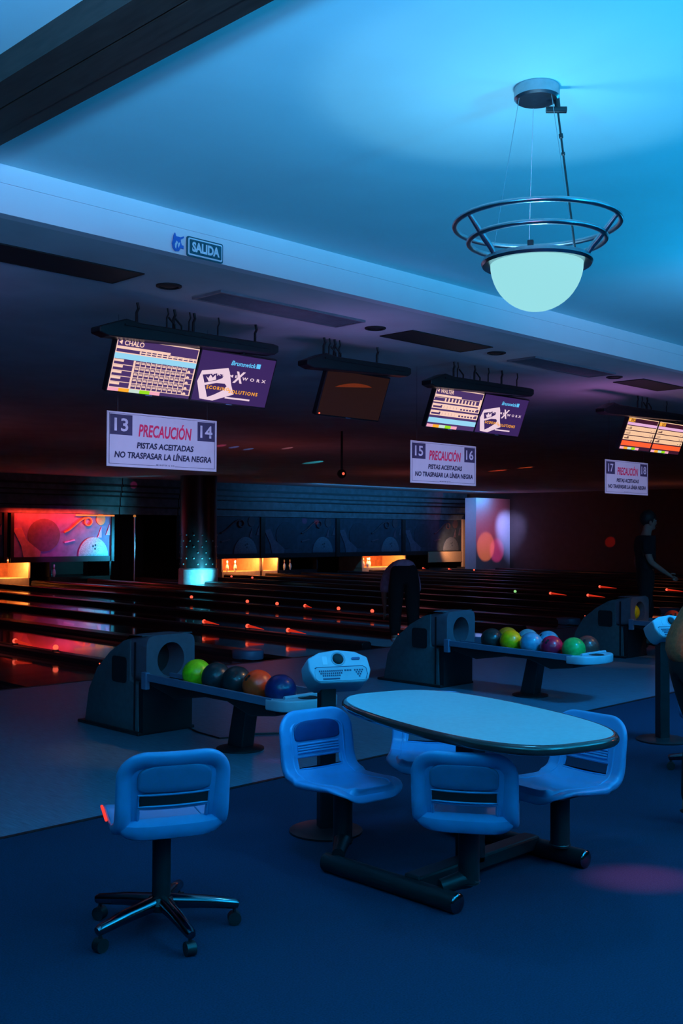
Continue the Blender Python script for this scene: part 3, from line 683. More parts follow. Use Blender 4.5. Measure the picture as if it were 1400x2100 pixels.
# marker lights along the divisions
ml = None
def marker(X, Y, tail, label, green=False):
    t = thing('marker_light', label, 'light', (X, Y, .09), 0, 'red marker lights along the lane divisions')
    MB().sphere((0, 0, .045), .034, 12).build('bulb', M_green_led if green else M_red_led, t, smooth=True)
    MB().lathe([(.04, 0), (.04, .012), (.02, .02), (.0, .02)], n=14).build('socket', M_black, t)
    if tail:
        tail *= .62
        MB().tube([(.0, -.02, .045), (.0, -tail * .5, .035), (.0, -tail, .02)], [.024, .014, .003], 8).build('lens', M_tail, t, smooth=True)  # streak of light along the capping, built as a tapered glowing tube
XB = [x + 1.78 for x in XK]   # divisions: 6.61 = XB[2]
for X, Y, tl, lab in ((6.61, 12.45, .7, 'red marker light with long lens at the left edge'), (6.61, 11.45, 0, 'small round red marker light near the left ball return'),
        (10.17, 13.15, .6, 'red marker light above the left ball return, first of three with long lenses'), (10.17, 12.10, .6, 'red marker light above the left ball return, second of three with long lenses'), (10.17, 11.20, .6, 'red marker light above the left ball return, third of three with long lenses'),
        (13.73, 18.2, 0, 'red marker light of the dotted middle row, beside the column reflection'), (13.73, 16.35, 0, 'red marker light of the dotted middle row, second from the column'), (13.73, 15.45, 0, 'red marker light of the dotted middle row, third from the column'),
        (13.73, 14.65, .3, 'red marker light of the dotted middle row with a short lens'), (13.73, 13.75, 0, 'red marker light of the dotted middle row, next to last'), (13.73, 12.9, 0, 'red marker light of the dotted middle row, last before the bowler'),
        (20.85, 25.6, 0, 'far red marker light below the glowing bay, left one'), (20.85, 24.6, 0, 'far red marker light below the glowing bay, right one'),
        (31.53, 26.9, .2, 'far red marker light just right of the bowler'), (31.53, 25.6, .2, 'far red marker light under the tan boards, middle of three'), (31.53, 24.4, 0, 'far red marker light under the tan boards, right of three'),
        (20.85, 13.9, .7, 'red marker light with long lens left of the third ball return'), (20.85, 12.9, .7, 'red marker light with long lens above the third ball return'), (24.41, 14.75, .8, 'upper red marker light beside the standing person'), (24.41, 12.85, .7, 'red marker light right of the standing person')):
    marker(X, Y, tl, lab)
marker(20.85, 14.9, 0, 'single green marker light above the second rack of balls', True)

# ------------------------------------------------------------------ ball returns
def ball_return(X, label, first=None):
    t = thing('ball_return', label, 'ball return', (X, 0, 0), 0, 'ball returns')
    W = .235
    prof = [(6.74, 0), (7.50, 0), (7.44, .28), (7.32, .46), (7.14, .60), (6.94, .705), (6.78, .748), (6.70, .757), (6.70, .748), (6.86, .744), (6.86, .40), (6.76, .38)]
    MB().prism(prof, -W, W, 'X').bevel(.02, 3, 25).build('hood', M_hood, t, smooth=True)
    MB().box(-W - .03, W + .03, 6.70, 7.56, 0, .025).bevel(.008).build('floor_plate', M_black, t)
    # bezel with the round ball mouth
    bz = MB(); n = 32
    m = 56; cz = .575; ov = []; iv = []
    for i in range(m):
        a = 2 * PI * i / m; ca, sa = math.cos(a), math.sin(a); e = 1 / ((abs(ca) / .225) ** 7 + (abs(sa) / .18) ** 7) ** (1 / 7)
        ov.append((e * ca, e * sa)); iv.append((.125 * ca, -.01 + .130 * sa))
    for y0, y1 in ((6.655, 6.70),):
        A = [bz.bm.verts.new((x, y0, cz + z)) for x, z in ov]; B = [bz.bm.verts.new((x, y0, cz + z)) for x, z in iv]
        C = [bz.bm.verts.new((x * 1.0, 6.86, cz + z)) for x, z in ov]; D = [bz.bm.verts.new((x, 6.86, cz + z)) for x, z in iv]
        for i in range(m):
            j = (i + 1) % m
            for q in ((A[i], A[j], B[j], B[i]), (A[j], A[i], C[i], C[j]), (B[i], B[j], D[j], D[i])): bz.bm.faces.new(q)
    bz.build('mouth_bezel', M_bezel, t, smooth=True)
    MB().prism(ellipse(.127, .132, 28, 0, .565), 6.853, 6.858).build('mouth', M_vent, t)
    MB().box(-W + .005, W - .005, 6.69, 6.745, .02, .40).build('front_panel', M_black, t)
    for s in (-1, 1):
        MB().prism(rrect(.20, .20, .03, 4, 7.0, .475), s * (W + .001), s * (W + .006), 'X').build('side_window', M_vent, t)
    MB().box(-W - .004, -W, 6.78, 6.80, .03, .70).build('seam', M_black, t)
    MB().sphere((-W + .01, 7.30, .49), .006, 8).build('indicator', M_red_led, t)
    # rack
    zr = .405
    for s in (-1, 1):
        MB().prism([(5.20, zr - .005), (6.66, zr + .02), (6.66, zr + .075), (5.20, zr + .05)], s * .245 - .012, s * .245 + .012, 'X').bevel(.004).build('rail', M_rail, t)
    MB().prism([(5.2, zr - .0), (6.68, zr + .02), (6.68, zr - .0), (6.3, zr - .085), (5.95, zr - .03), (5.7, zr - .03), (5.45, zr - .1), (5.2, zr - .07)], -.225, .225, 'X').bevel(.01).build('rack_bed', M_black, t)
    MB().prism([(5.2, zr + .005), (6.66, zr + .025), (6.66, zr + .055), (5.2, zr + .035)], -.012, .012, 'X').build('divider', M_rail, t)
    MB().box(-.27, -.23, 6.60, 6.66, .36, .49).bevel(.006).build('rail_bracket', M_rail, t)
    # end tray: rounded plastic with a round hollow
    tp = [(-.26, 5.26), (.26, 5.26), (.26, 5.16)] + [(.26 * math.cos(a), 5.14 - .14 * math.sin(a)) for a in [PI * i / 12 for i in range(1, 12)]] + [(-.26, 5.16)]
    MB().prism(tp, zr - .03, zr + .045, 'Z').bevel(.012, 3).build('end_tray', M_tray, t, smooth=True)
    MB().lathe([(.055, zr + .047), (.064, zr + .050), (.07, zr + .047)], c=(-.03, 5.085, 0), n=24).lathe([(.0, zr + .046), (.056, zr + .047)], c=(-.03, 5.085, 0), n=24).build('hollow', M_vent, t)
    MB().tube([(-.2, 5.135, zr + .055), (.2, 5.135, zr + .055)], .012, 8).build('stop_bar', M_tray, t, smooth=True)
    MB().prism([(5.74, .02), (5.90, .02), (5.82, .36), (5.68, .36)], -.06, .06, 'X').bevel(.012).build('post', M_frame, t)
    MB().lathe([(.17, 0), (.17, .012), (.10, .028), (0, .028)], c=(0, 5.82, 0), n=28).build('foot', M_frame, t, smooth=True)
    return t
ball_return(4.83, 'nearest ball return with grey hood and a rack of five visible balls')
ball_return(8.39, 'middle ball return with rack of yellow, blue, red and green balls')
ball_return(11.95, 'farthest ball return at right with a yellow ball in its mouth')
def ball(x, y, z, col, label, spots=0.25):
    nm = 'ball_%02d' % len([k for k in MATS if k.startswith('ball_0') or k.startswith('ball_1')])
    m = mat(nm, col, .32, 0, spots, 22, coat=.3, spec=.4)
    t = thing('bowling_ball', label, 'ball', (x, y, z), random.uniform(0, 6), 'bowling balls on the racks')
    MB().sphere((0, 0, 0), .108, 40).build('sphere', m, t, smooth=True)
    for a, b in ((.2, .3), (.2, -.1), (-.25, .1)):
        d = Vector((a, b - .9, .55)).normalized()
        MB().cyl(d * .1065, d * .1085, .013, 12).build('finger_hole', M_vent, t)
ZB = .497
XA, XB2 = -.12, .12
ball(4.71, 6.17, ZB + .012, (.22, .85, .01), 'lime green bowling ball next to the mouth of the nearest return')
ball(4.71, 5.945, ZB + .008, (.004, .036, .042), 'dark green bowling ball beside the lime green one')
ball(4.71, 5.72, ZB + .004, (.004, .026, .030), 'very dark teal bowling ball left of the orange ball')
ball(4.71, 5.49, ZB, (1.0, .070, .012), 'orange bowling ball on the nearest rack')
ball(4.71, 5.26, ZB - .008, (.006, .020, .11), 'dark blue bowling ball at the end of the nearest rack')
ball(8.27, 6.18, ZB + .016, (.004, .030, .028), 'dark green bowling ball at the hood end of the middle rack')
ball(8.27, 5.955, ZB + .014, (.95, .52, .002), 'yellow bowling ball on the middle rack')
ball(8.27, 5.725, ZB + .010, (.08, .36, .52), 'light blue bowling ball beside the yellow ball')
ball(8.27, 5.50, ZB - .006, (.62, .01, .05), 'crimson bowling ball on the middle rack')
ball(8.27, 5.265, ZB - .004, (.02, .42, .08), 'green bowling ball at the tray end of the middle rack')
ball(8.51, 6.17, ZB + .014, (.75, .28, .01), 'amber bowling ball mostly hidden behind the yellow ball')
ball(8.51, 5.93, ZB + .012, (.06, .34, .42), 'pale blue bowling ball behind the light blue ball')
ball(8.51, 5.70, ZB + .010, (.04, .32, .46), 'turquoise bowling ball behind the crimson ball')
ball(8.51, 5.27, ZB - .004, (.14, .04, .03), 'brown bowling ball behind the green ball')
ball(11.93, 6.765, ZB + .06, (.95, .56, .002), 'yellow bowling ball in the mouth of the farthest return')
ball(11.83, 6.15, ZB + .016, (.95, .045, .008), 'red orange bowling ball on the farthest rack above the second terminal')
ball(11.83, 5.92, ZB + .014, (1.0, .09, .012), 'orange bowling ball on the farthest rack behind the brown sweater')

# floor cable near the first return
tag(MB().tube([(5.06, 6.78, .006), (4.98, 6.5, .006), (4.95, 6.2, .006), (5.05, 6.17, .006), (5.25, 6.16, .006), (5.6, 5.9, .006)], .006, 8).build('floor_cable', M_black, smooth=True),
    'thin black cable lying on the floor beside the nearest ball return', 'cable')

# ------------------------------------------------------------------ score terminals
def terminal(x, y, rz, label):
    t = thing('score_terminal', label, 'terminal', (x, y, 0), rz, 'score terminals')
    MB().lathe([(.19, 0), (.19, .010), (.17, .018), (.06, .026), (0, .026)], n=32).build('base', M_frame, t, smooth=True)
    MB().box(-.042, .042, -.036, .036, .02, .76).bevel(.008).build('post', M_frame, t)
    # console body facing -y, tilted back
    c = bpy.data.objects.new('console', None)
    out = [(-.215, .075), (-.13, .118), (0, .135), (.13, .118), (.215, .075), (.225, -.02), (.20, -.085), (.16, -.105), (-.15, -.105), (-.185, -.08), (-.215, -.01)]
    c = MB().prism(out, -.075, .075).bevel(.014, 3).build('console', M_console, t, (.045, -.01, .815), (-math.radians(30), 0, 0), smooth=True)
    c.scale = (.76, .95, .76)
    f = -.0755
    MB().prism(rrect(.37, .098, .03, 5, .006, -.043), f - .002, f).build('keyboard_inset', M_console_d, c)
    MB().tube([(-.175, f, -.0), (-.165, f, .006), (.165, f, .008), (.188, f, -.006), (.192, f, -.05), (.175, f, -.085)], .0035, 6).build('inset_edge', M_key, c)
    k = MB()
    for r, (n, x0) in enumerate(((12, -.15), (11, -.142), (9, -.128))):
        for i in range(n): k.box(x0 + .0145 * i, x0 + .0145 * i + .009, f - .0045, f - .002, -.028 - .0165 * r, -.017 - .0165 * r)
    k.box(-.128, -.01, f - .0045, f - .002, -.083, -.073)
    for i in range(3): k.box(.03 + .018 * i, .043 + .018 * i, f - .0045, f - .002, -.026, -.016)
    for r in range(4):
        for i in range(4 - r): k.box(.10 + .018 * i + .009 * r, .110 + .018 * i + .009 * r, f - .0045, f - .002, -.026 - .015 * r, -.016 - .015 * r)
    stuff(k.build('keys', M_key, c))
    MB().lathe([(0, .012), (.02, .011), (.036, .004), (.042, -.004), (.044, -.004)], n=28).build('trackball', M_vent, c, (.0, f, .065), (PI / 2, 0, 0), smooth=True)
    MB().lathe([(.040, .0), (.047, .003), (.052, 0)], n=28).build('trackball_ring', M_console_d, c, (.0, f, .065), (PI / 2, 0, 0), smooth=True)
    MB().prism(rrect(.06, .016, .006, 3, .125, .062), f - .006, f).build('slot_button', M_pad, c)
    MB().prism(R(-.115, -.080, .025, .085), f - .001, f).build('blank_sticker', M_tray, c)
    return t
terminal(3.83, 3.92, -math.radians(26), 'pale score terminal on a black post behind the near table')
terminal(7.30, 3.88, -math.radians(26), 'score terminal on a black post near the right edge of the photo')

# ------------------------------------------------------------------ table
t = thing('table', 'pale blue oval-ended table with dark glossy edge on black frame', 'table', (3.74, 2.925, 0))
TR = (0, 0, -math.radians(15))
def tabletop(n=12):
    w, l = .378, .728; p = []
    for i in range(0, 65):
        a = 2 * PI * i / 64
        ca, sa = math.cos(a), math.sin(a)
        e = 2 / 3.0
        p.append((w * math.copysign(abs(ca) ** .62, ca), l * math.copysign(abs(sa) ** .84, sa)))
    return p[:-1]
tp = tabletop()
MB().prism(tp, .712, .742, 'Z').build('top', M_table, t, rot=TR)
MB().tube([(x * 1.004, y * 1.003, .722) for x, y in tp], .021, 10, True).build('edging', M_edge, t, rot=TR, smooth=True)
MB().box(-.22, .22, -.48, .48, .695, .712).build('under_frame', M_frame, t, rot=TR)
MB().box(.005, .105, -.02, .08, .06, .70).bevel(.01).build('post', M_frame, t)
MB().box(-.35, .53, -.02, .07, .035, .10).bevel(.01).build('cross_beam', M_frame, t)
for sx, y0, y1 in ((-.35, -.22, .54), (.53, -.27, .52)):
    MB().cyl((sx, y0, .042), (sx, y1, .042), .042, 20).build('skid', M_frame, t, smooth=True)
    for yy, dd in ((y0, -1), (y1, 1)):
        MB().sphere((sx, yy, .042), .042, 16, sc=(1, .35, 1)).build('end_cap', M_chrome, t, smooth=True)

# ------------------------------------------------------------------ chairs
def catmull(P, n):
    out = []
    Q = [P[0]] + P + [P[-1]]
    seg = len(P) - 1
    for i in range(n + 1):
        f = i / n * seg; k = min(int(f), seg - 1); t_ = f - k
        a, b, c, d = (Vector(q) for q in Q[k:k + 4])
        out.append(.5 * (2 * b + (c - a) * t_ + (2 * a - 5 * b + 4 * c - d) * t_ ** 2 + (3 * b - a - 3 * c + d) * t_ ** 3))
    return out
PROF = [(.252, .350), (.230, .375), (.15, .391), (.05, .385), (-.05, .380), (-.125, .384), (-.175, .408), (-.200, .460), (-.214, .53), (-.228, .60), (-.246, .674)]
NV, NU = 48, 28
_c = catmull(PROF, 400)
_L = [0]
for a, b in zip(_c, _c[1:]): _L.append(_L[-1] + (b - a).length)
def arc(v):
    d = max(0, min(1, v)) * _L[-1]; k = 0; lo, hi = 0, 400
    while hi - lo > 1:
        k = (lo + hi) // 2
        if _L[k] <= d: lo = k
        else: hi = k
    return _c[lo].lerp(_c[hi], (d - _L[lo]) / max(1e-9, _L[hi] - _L[lo]))
def v_of_z(z):
    return next(_L[i] / _L[-1] for i in range(150, 401) if _c[i].y >= z and _c[i].x < -.15)
def width(v): return .184 + .018 * min(1, v / .55)
def shell_pt(u, v, off=0.0):
    c = arc(v); tg = (arc(v + .012) - arc(v - .012)).normalized()
    nrm = Vector((-tg.y, tg.x))
    if v < .5 and nrm.y < 0 or v >= .5 and nrm.x < 0: nrm = -nrm
    dish = .022 * u * u * (1 if v > .5 else .45)
    p = c + nrm * (dish + off)
    return Vector((u * width(v), p.x, p.y)), Vector((0, nrm.x, nrm.y))
def squircle(a, b):
    """square grid -> sheet with rounded corners; b in [-1, 1] runs from the seat lip to the top of the back"""
    W_, L_ = .21, .40; rad = .105 if b > 0 else .125
    k = max(abs(a), abs(b), 1e-6); p = Vector((a / k * W_, b / k * L_)); q = Vector((abs(p.x), abs(p.y))); c = Vector((W_ - rad, L_ - rad))
    if q.x > c.x and q.y > c.y:
        d = (q - c).normalized() * rad + c
        p = Vector((math.copysign(d.x, a), math.copysign(d.y, b)))
    p = p * k; w = k ** 5
    x, y = a * W_ * (1 - w) + p.x * w, b * L_ * (1 - w) + p.y * w
    return x / W_, (y / L_ + 1) / 2
SLOT = (v_of_z(.412), v_of_z(.468), .64)   # v range and |u| of the gap between seat and backrest
def chair_meshes():
    bm = bmesh.new(); grid = []; nr = []
    us = [2 * i / NU - 1 for i in range(NU + 1)]; vs = [2 * j / NV - 1 for j in range(NV + 1)]
    for b in vs:
        row = []; rn = []
        for a in us:
            u, v = squircle(a, b); p, n = shell_pt(u, v); row.append(bm.verts.new(p)); rn.append(n)
        grid.append(row); nr.append(rn)
    for j in range(NV):
        for i in range(NU):
            vm, um = ((vs[j] + vs[j + 1]) / 2 + 1) / 2, (us[i] + us[i + 1]) / 2
            if SLOT[0] < vm < SLOT[1] and abs(um) < SLOT[2]: continue
            bm.faces.new((grid[j][i], grid[j][i + 1], grid[j + 1][i + 1], grid[j + 1][i]))
    per = [(0, i) for i in range(NU)] + [(j, NU) for j in range(NV)] + [(NV, i) for i in range(NU, 0, -1)] + [(j, 0) for j in range(NV, 0, -1)]
    pts = [grid[j][i].co.copy() for j, i in per]; nn = [nr[j][i] for j, i in per]; m = len(per)
    prev = [grid[j][i] for j, i in per]
    for o_, b_ in ((.008, .002), (.013, .009), (.012, .020), (.004, .029), (-.014, .032), (-.034, .027), (-.050, .016), (-.058, .005)):
        cur = []
        for a in range(m):
            tg = (pts[(a + 1) % m] - pts[a - 1]).normalized(); out = tg.cross(nn[a]).normalized()
            if out.dot(pts[a] - pts[(a + m // 2) % m]) < 0: out = -out
            v = per[a][0] / NV
            deep = (.55 + .45 * min(1, v / .3)) + .55 * math.exp(-((v - .62) / .16) ** 2)
            cur.append(bm.verts.new(pts[a] + out * o_ - nn[a] * b_ * deep))
        for a in range(m):
            bb = (a + 1) % m
            bm.faces.new((prev[a], prev[bb], cur[bb], cur[a]))
        prev = cur
    bmesh.ops.recalc_face_normals(bm, faces=bm.faces)
    # make sure normals look to the sitter
    f = min(bm.faces, key=lambda q: (q.calc_center_median() - Vector((0, .05, .384))).length)
    if f.normal.z < 0: bmesh.ops.reverse_faces(bm, faces=bm.faces)
    me = bpy.data.meshes.new('shell'); bm.to_mesh(me); bm.free(); me.materials.append(M_shell)
    for p in me.polygons: p.use_smooth = True
    # pads: D shaped plates following the backrest, one in front (dark) and one behind
    def plate(name, off0, off1, m_, u1, v0, v1, bulge=0):
        b = bmesh.new(); n = 40; ringA = []; ringB = []; poly = []
        for i in range(n):
            a = 2 * PI * i / n; ca, sa = math.cos(a), math.sin(a)
            e = .85 if sa > 0 else .25
            poly.append((u1 * math.copysign(abs(ca) ** (.62 if sa > 0 else .3), ca), (v0 + v1) / 2 + (v1 - v0) / 2 * math.copysign(abs(sa) ** e, sa)))
        rings = []
        for s, off in ((1, off0), (1, off1), (.93, off1 + (off1 - off0) * .25), (.6, off1 + (off1 - off0) * .35), (.25, off1 + (off1 - off0) * .35)):
            rings.append([b.verts.new(shell_pt(u * s, (v0 + v1) / 2 + (v - (v0 + v1) / 2) * s, off)[0]) for u, v in poly])
        for A, B in zip(rings, rings[1:]):
            for i in range(n): b.faces.new((A[i], A[(i + 1) % n], B[(i + 1) % n], B[i]))
        b.faces.new(rings[-1]); b.faces.new(rings[0][::-1])
        bmesh.ops.recalc_face_normals(b, faces=b.faces)
        q = bpy.data.meshes.new(name); b.to_mesh(q); b.free(); q.materials.append(m_)
        for p in q.polygons: p.use_smooth = True
        return q
    pad = plate('back_pad', -.002, .004, M_pad, .66, v_of_z(.540), v_of_z(.632))
    rear = plate('rear_panel', -.012, -.022, M_backpanel, .68, v_of_z(.532), v_of_z(.636))
    ribs = []
    for z in (.488, .500, .512, .524):
        b = MB(); b.tube([shell_pt(u, v_of_z(z), .002)[0] for u in [-.60 + .12 * i for i in range(11)]], .0055, 8)
        ribs.append(b.mesh('rib', M_shell, True))
    b = MB(); g_ = []
    for u in [-1 + i / 8 for i in range(17)]:
        e = 1 - abs(u) ** 5; h = abs(u) ** 6
        g_.append([b.bm.verts.new((u * .190, y * (.93 + .07 * e) - .012 * (1 - u * u) * k, z + .030 * h * (1 - (z - .336) / .088))) for y, z, k in
                   ((-.178, .424, 0), (-.192, .418, .5), (-.206, .402, 1), (-.208, .376, 1), (-.196, .352, .8), (-.165, .339, .3), (-.08, .338, 0))])
    for A, B in zip(g_, g_[1:]):
        for i in range(6): b.bm.faces.new((A[i], A[i + 1], B[i + 1], B[i]))
    lower = b.mesh('lower_shell', M_shell, True)
    b = MB(); za, zb_ = v_of_z(.478), v_of_z(.522); rows = []
    for v in (za, zb_): rows.append([b.bm.verts.new(shell_pt(u, v, -.018)[0]) for u in [-.64 + .128 * i for i in range(11)]])
    for i in range(10): b.bm.faces.new((rows[0][i], rows[0][i + 1], rows[1][i + 1], rows[1][i]))
    insert = b.mesh('rear_insert', M_insert, True)
    b = MB(); lp = [(-.65 + .13 * i, za) for i in range(11)] + [(.65 - .13 * i, zb_) for i in range(11)]
    b.tube([shell_pt(u, v, -.017)[0] for u, v in lp], .0045, 6, True)
    insert_rim = b.mesh('insert_rim', M_shell, True)
    b = MB(); loop = [(-SLOT[2] + 2 * SLOT[2] * i / 12, SLOT[0]) for i in range(13)] + [(SLOT[2], SLOT[0] + (SLOT[1] - SLOT[0]) * i / 4) for i in range(1, 4)] + \
        [(SLOT[2] - 2 * SLOT[2] * i / 12, SLOT[1]) for i in range(13)] + [(-SLOT[2], SLOT[1] - (SLOT[1] - SLOT[0]) * i / 4) for i in range(1, 4)]
    b.tube([shell_pt(u, v, -.007)[0] for u, v in loop], .0075, 8, True)
    slot = b.mesh('slot_rim', M_shell, True)
    return me, pad, rear, ribs, slot, lower, insert, insert_rim
SHELL = chair_meshes()
def chair(x, y, heading, label, base, lift=0.0, name='chair', group='plastic swivel chairs'):
    """heading: world angle (deg) the sitter looks to"""
    t = thing(name, label, 'chair', (x, y, 0), math.radians(heading - 90), group)
    me, pad, rear, ribs, slot, lower, insert, insert_rim = SHELL
    L0 = (0, 0, lift)
    s = link('shell', me, t, L0)
    md = s.modifiers.new('thickness', 'SOLIDIFY'); md.thickness = .012; md.offset = -1
    md = s.modifiers.new('smooth', 'SUBSURF'); md.levels = 1; md.render_levels = 1
    link('back_pad', pad, t, L0); link('rear_panel', rear, t, L0); link('slot_rim', slot, t, L0); link('lower_shell', lower, t, L0); link('rear_insert', insert, t, L0); link('insert_rim', insert_rim, t, L0)
    for r in ribs: link('rib', r, t, L0)
    MB().box(-.075, .075, -.06, .09, .322 + lift, .366 + lift).bevel(.012).build('seat_plate', M_frame, t)
    if base == 'star':
        MB().cyl((0, 0, .10), (0, 0, .33 + lift), .036, 20).build('column', M_frame, t, smooth=True)
        MB().lathe([(0, .085), (.055, .085), (.06, .11), (.045, .135), (0, .14)], n=20).build('hub', M_frame, t, smooth=True)
        for k in range(5):
            a = math.radians(72 * k + STAR0) - t.rotation_euler.z
            ca, sa = math.cos(a), math.sin(a)
            b = MB().tube([(.03 * ca, .03 * sa, .112), (.16 * ca, .16 * sa, .100), (.285 * ca, .285 * sa, .082), (.30 * ca, .30 * sa, .078)], [.030, .026, .021, .016], 10)
            lg = b.build('leg', M_chrome, t, smooth=True)
            MB().cyl((.285 * ca, .285 * sa, .05), (.285 * ca, .285 * sa, .082), .007, 8).cyl((.285 * ca - .018 * sa, .285 * sa + .018 * ca, .026), (.285 * ca + .018 * sa, .285 * sa - .018 * ca, .026), .026, 16).build('caster', M_black, lg, smooth=True)
    else:
        bx, by = base
        MB().cyl((0, 0, .09), (0, 0, .33 + lift), .045, 20).build('column', M_frame, t, smooth=True)
        d = Vector((bx - x, by - y, 0)); d.rotate(Euler((0, 0, -t.rotation_euler.z)))
        MB().tube([(0, 0, .10), (0, 0, .115), d * .4 + Vector((0, 0, .10)), d + Vector((0, 0, .085))], [.05, .045, .035, .03], 12).build('support_arm', M_frame, t, smooth=True)
    return t
STAR0 = 0
STAR0 = 40
c = chair(2.43, 3.40, 66, 'free-standing chair on a five-star chrome base, left of the table', 'star', .06)
# emissive stripe standing for red light on the left edge of the seat
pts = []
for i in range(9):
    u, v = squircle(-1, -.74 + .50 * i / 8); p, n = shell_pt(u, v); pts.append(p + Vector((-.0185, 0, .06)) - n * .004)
MB().tube(pts, .006, 8).build('red_edge_stripe', M_edge_glow, c, smooth=True)
chair(3.53, 3.50, 262, 'chair at the left end of the table, turned to show its seat and dark pad', (3.40, 3.40))
chair(3.51, 2.74, 33, 'chair at the near side of the table seen from behind', (3.40, 2.80))
chair(4.22, 2.76, 174, 'chair at the right end of the table facing left', (4.28, 2.80))
chair(4.24, 3.58, 215, 'chair on the far side of the table, mostly hidden by the tabletop', (4.28, 3.40))
STAR0 = 40
chair(6.55, 3.10, 20, 'blue chair cut by the right edge behind the person in brown', 'star')

# ------------------------------------------------------------------ people
def skin(name, V, Ed, Rad, m, parent, sub=2, root=0):
    me = bpy.data.meshes.new(name); me.from_pydata([Vector(v) for v in V], Ed, []); me.update()
    o = bpy.data.objects.new(name, me); COL.objects.link(o)
    o.modifiers.new('skin', 'SKIN').use_smooth_shade = True
    sv = me.skin_vertices[0].data
    for i, r in enumerate(Rad):
        sv[i].radius = r if isinstance(r, tuple) else (r, r); sv[i].use_root = (i == root)
    s = o.modifiers.new('sub', 'SUBSURF'); s.levels = sub; s.render_levels = sub
    dg = bpy.context.evaluated_depsgraph_get(); dg.update()
    nm = bpy.data.meshes.new_from_object(o.evaluated_get(dg))
    bpy.data.objects.remove(o)
    nm.name = name; nm.materials.clear(); nm.materials.append(m)
    for p in nm.polygons: p.use_smooth = True
    return link(name, nm, parent)
class Fig:
    """joints in local axes: x forward, y left, z up"""
    def __init__(s): s.V = []; s.E = []; s.R = []; s.n = {}
    def j(s, name, p, r, to=None):
        s.n[name] = len(s.V); s.V.append(p); s.R.append(r)
        if to is not None: s.E.append((s.n[to], s.n[name]))
        return s
    def sub(s, names, grow, shrink_end=0):
        idx = [s.n[k] for k in names]; mp = {a: i for i, a in enumerate(idx)}
        E_ = [(mp[a], mp[b]) for a, b in s.E if a in mp and b in mp]
        R_ = [tuple(q + grow for q in (s.R[a] if isinstance(s.R[a], tuple) else (s.R[a],) * 2)) for a in idx]
        return [s.V[a] for a in idx], E_, R_
def hand(f, wrist, pfx, d, up, side, curl=.4):
    """palm and five bent fingers; d = direction of the hand, side = towards the thumb"""
    d = Vector(d).normalized(); side = Vector(side); side = (side - d * side.dot(d)).normalized(); nrm = d.cross(side)
    if nrm.dot(Vector(up)) < 0: nrm = -nrm
    w = Vector(f.V[f.n[wrist]])
    f.j(pfx + 'palm', w + d * .05, (.024, .018), wrist)
    f.j(pfx + 'knuckle', w + d * .085, (.026, .015), pfx + 'palm')
    for i, (o, L) in enumerate(((.027, .070), (.009, .080), (-.010, .074), (-.027, .058))):
        b = w + d * .09 + side * o
        f.j(pfx + 'f%da' % i, b, .010, pfx + 'knuckle')
        f.j(pfx + 'f%db' % i, b + d * L * .5 - nrm * L * .15 * curl, .0088, pfx + 'f%da' % i)
        f.j(pfx + 'f%dc' % i, b + d * L * .85 - nrm * L * .55 * curl, .0075, pfx + 'f%db' % i)
    tb = w + d * .035 + side * .028
    f.j(pfx + 'ta', tb, .012, pfx + 'palm'); f.j(pfx + 'tb', tb + d * .03 + side * .022 - nrm * .01, .010, pfx + 'ta'); f.j(pfx + 'tc', tb + d * .058 + side * .028 - nrm * .02, .008, pfx + 'tb')
def head(f, neck, c, fw, upv):
    c = Vector(c); fw = Vector(fw).normalized(); upv = Vector(upv).normalized()
    f.j('skull', c, (.080, .092), neck)
    f.j('crown', c + upv * .085, (.070, .080), 'skull')
    f.j('jaw', c + fw * .045 - upv * .075, (.050, .050), 'skull')
    f.j('chin', c + fw * .070 - upv * .105, (.028, .028), 'jaw')
    f.j('nose', c + fw * .105 - upv * .020, (.014, .016), 'skull')
def face_parts(t, c, fw, upv):
    c = Vector(c); fw = Vector(fw).normalized(); upv = Vector(upv).normalized(); sd = upv.cross(fw)
    for s in (-1, 1):
        MB().sphere(c + fw * .080 + upv * .012 + sd * s * .032, .010, 10).build('eye', M_shoe, t, smooth=True)
        MB().sphere(c - fw * .005 - upv * .015 + sd * s * .085, .026, 10, sc=(.8, .5, 1.2)).build('ear', M_skin, t, smooth=True)
        MB().tube([c + fw * .090 + upv * .034 + sd * s * .018, c + fw * .086 + upv * .038 + sd * s * .045], .005, 6).build('eyebrow', M_hair, t)
    MB().tube([c + fw * .094 - upv * .058 + sd * .02, c + fw * .099 - upv * .058, c + fw * .094 - upv * .058 - sd * .02], .006, 6).build('mouth', mat('lips', (.35, .13, .11), .5), t)
def hair(t, c, fw, upv, top=.10):
    c = Vector(c); fw = Vector(fw).normalized(); upv = Vector(upv).normalized()
    b = MB().sphere((0, 0, 0), 1, 24)
    for v in b.bm.verts:
        p = v.co.copy(); q = c + fw * (p.x * .108 - .018) + upv.cross(fw) * p.y * .092 + upv * (p.z * .11 + .052)
        lim = (q - c).dot(upv); front = (q - c).dot(fw)
        if front > .045 and lim < .055: q += fw * (-.05)
        v.co = q + Vector((random.uniform(-.004, .004),) * 3)
    return b.build('hair', M_hair, t, smooth=True)

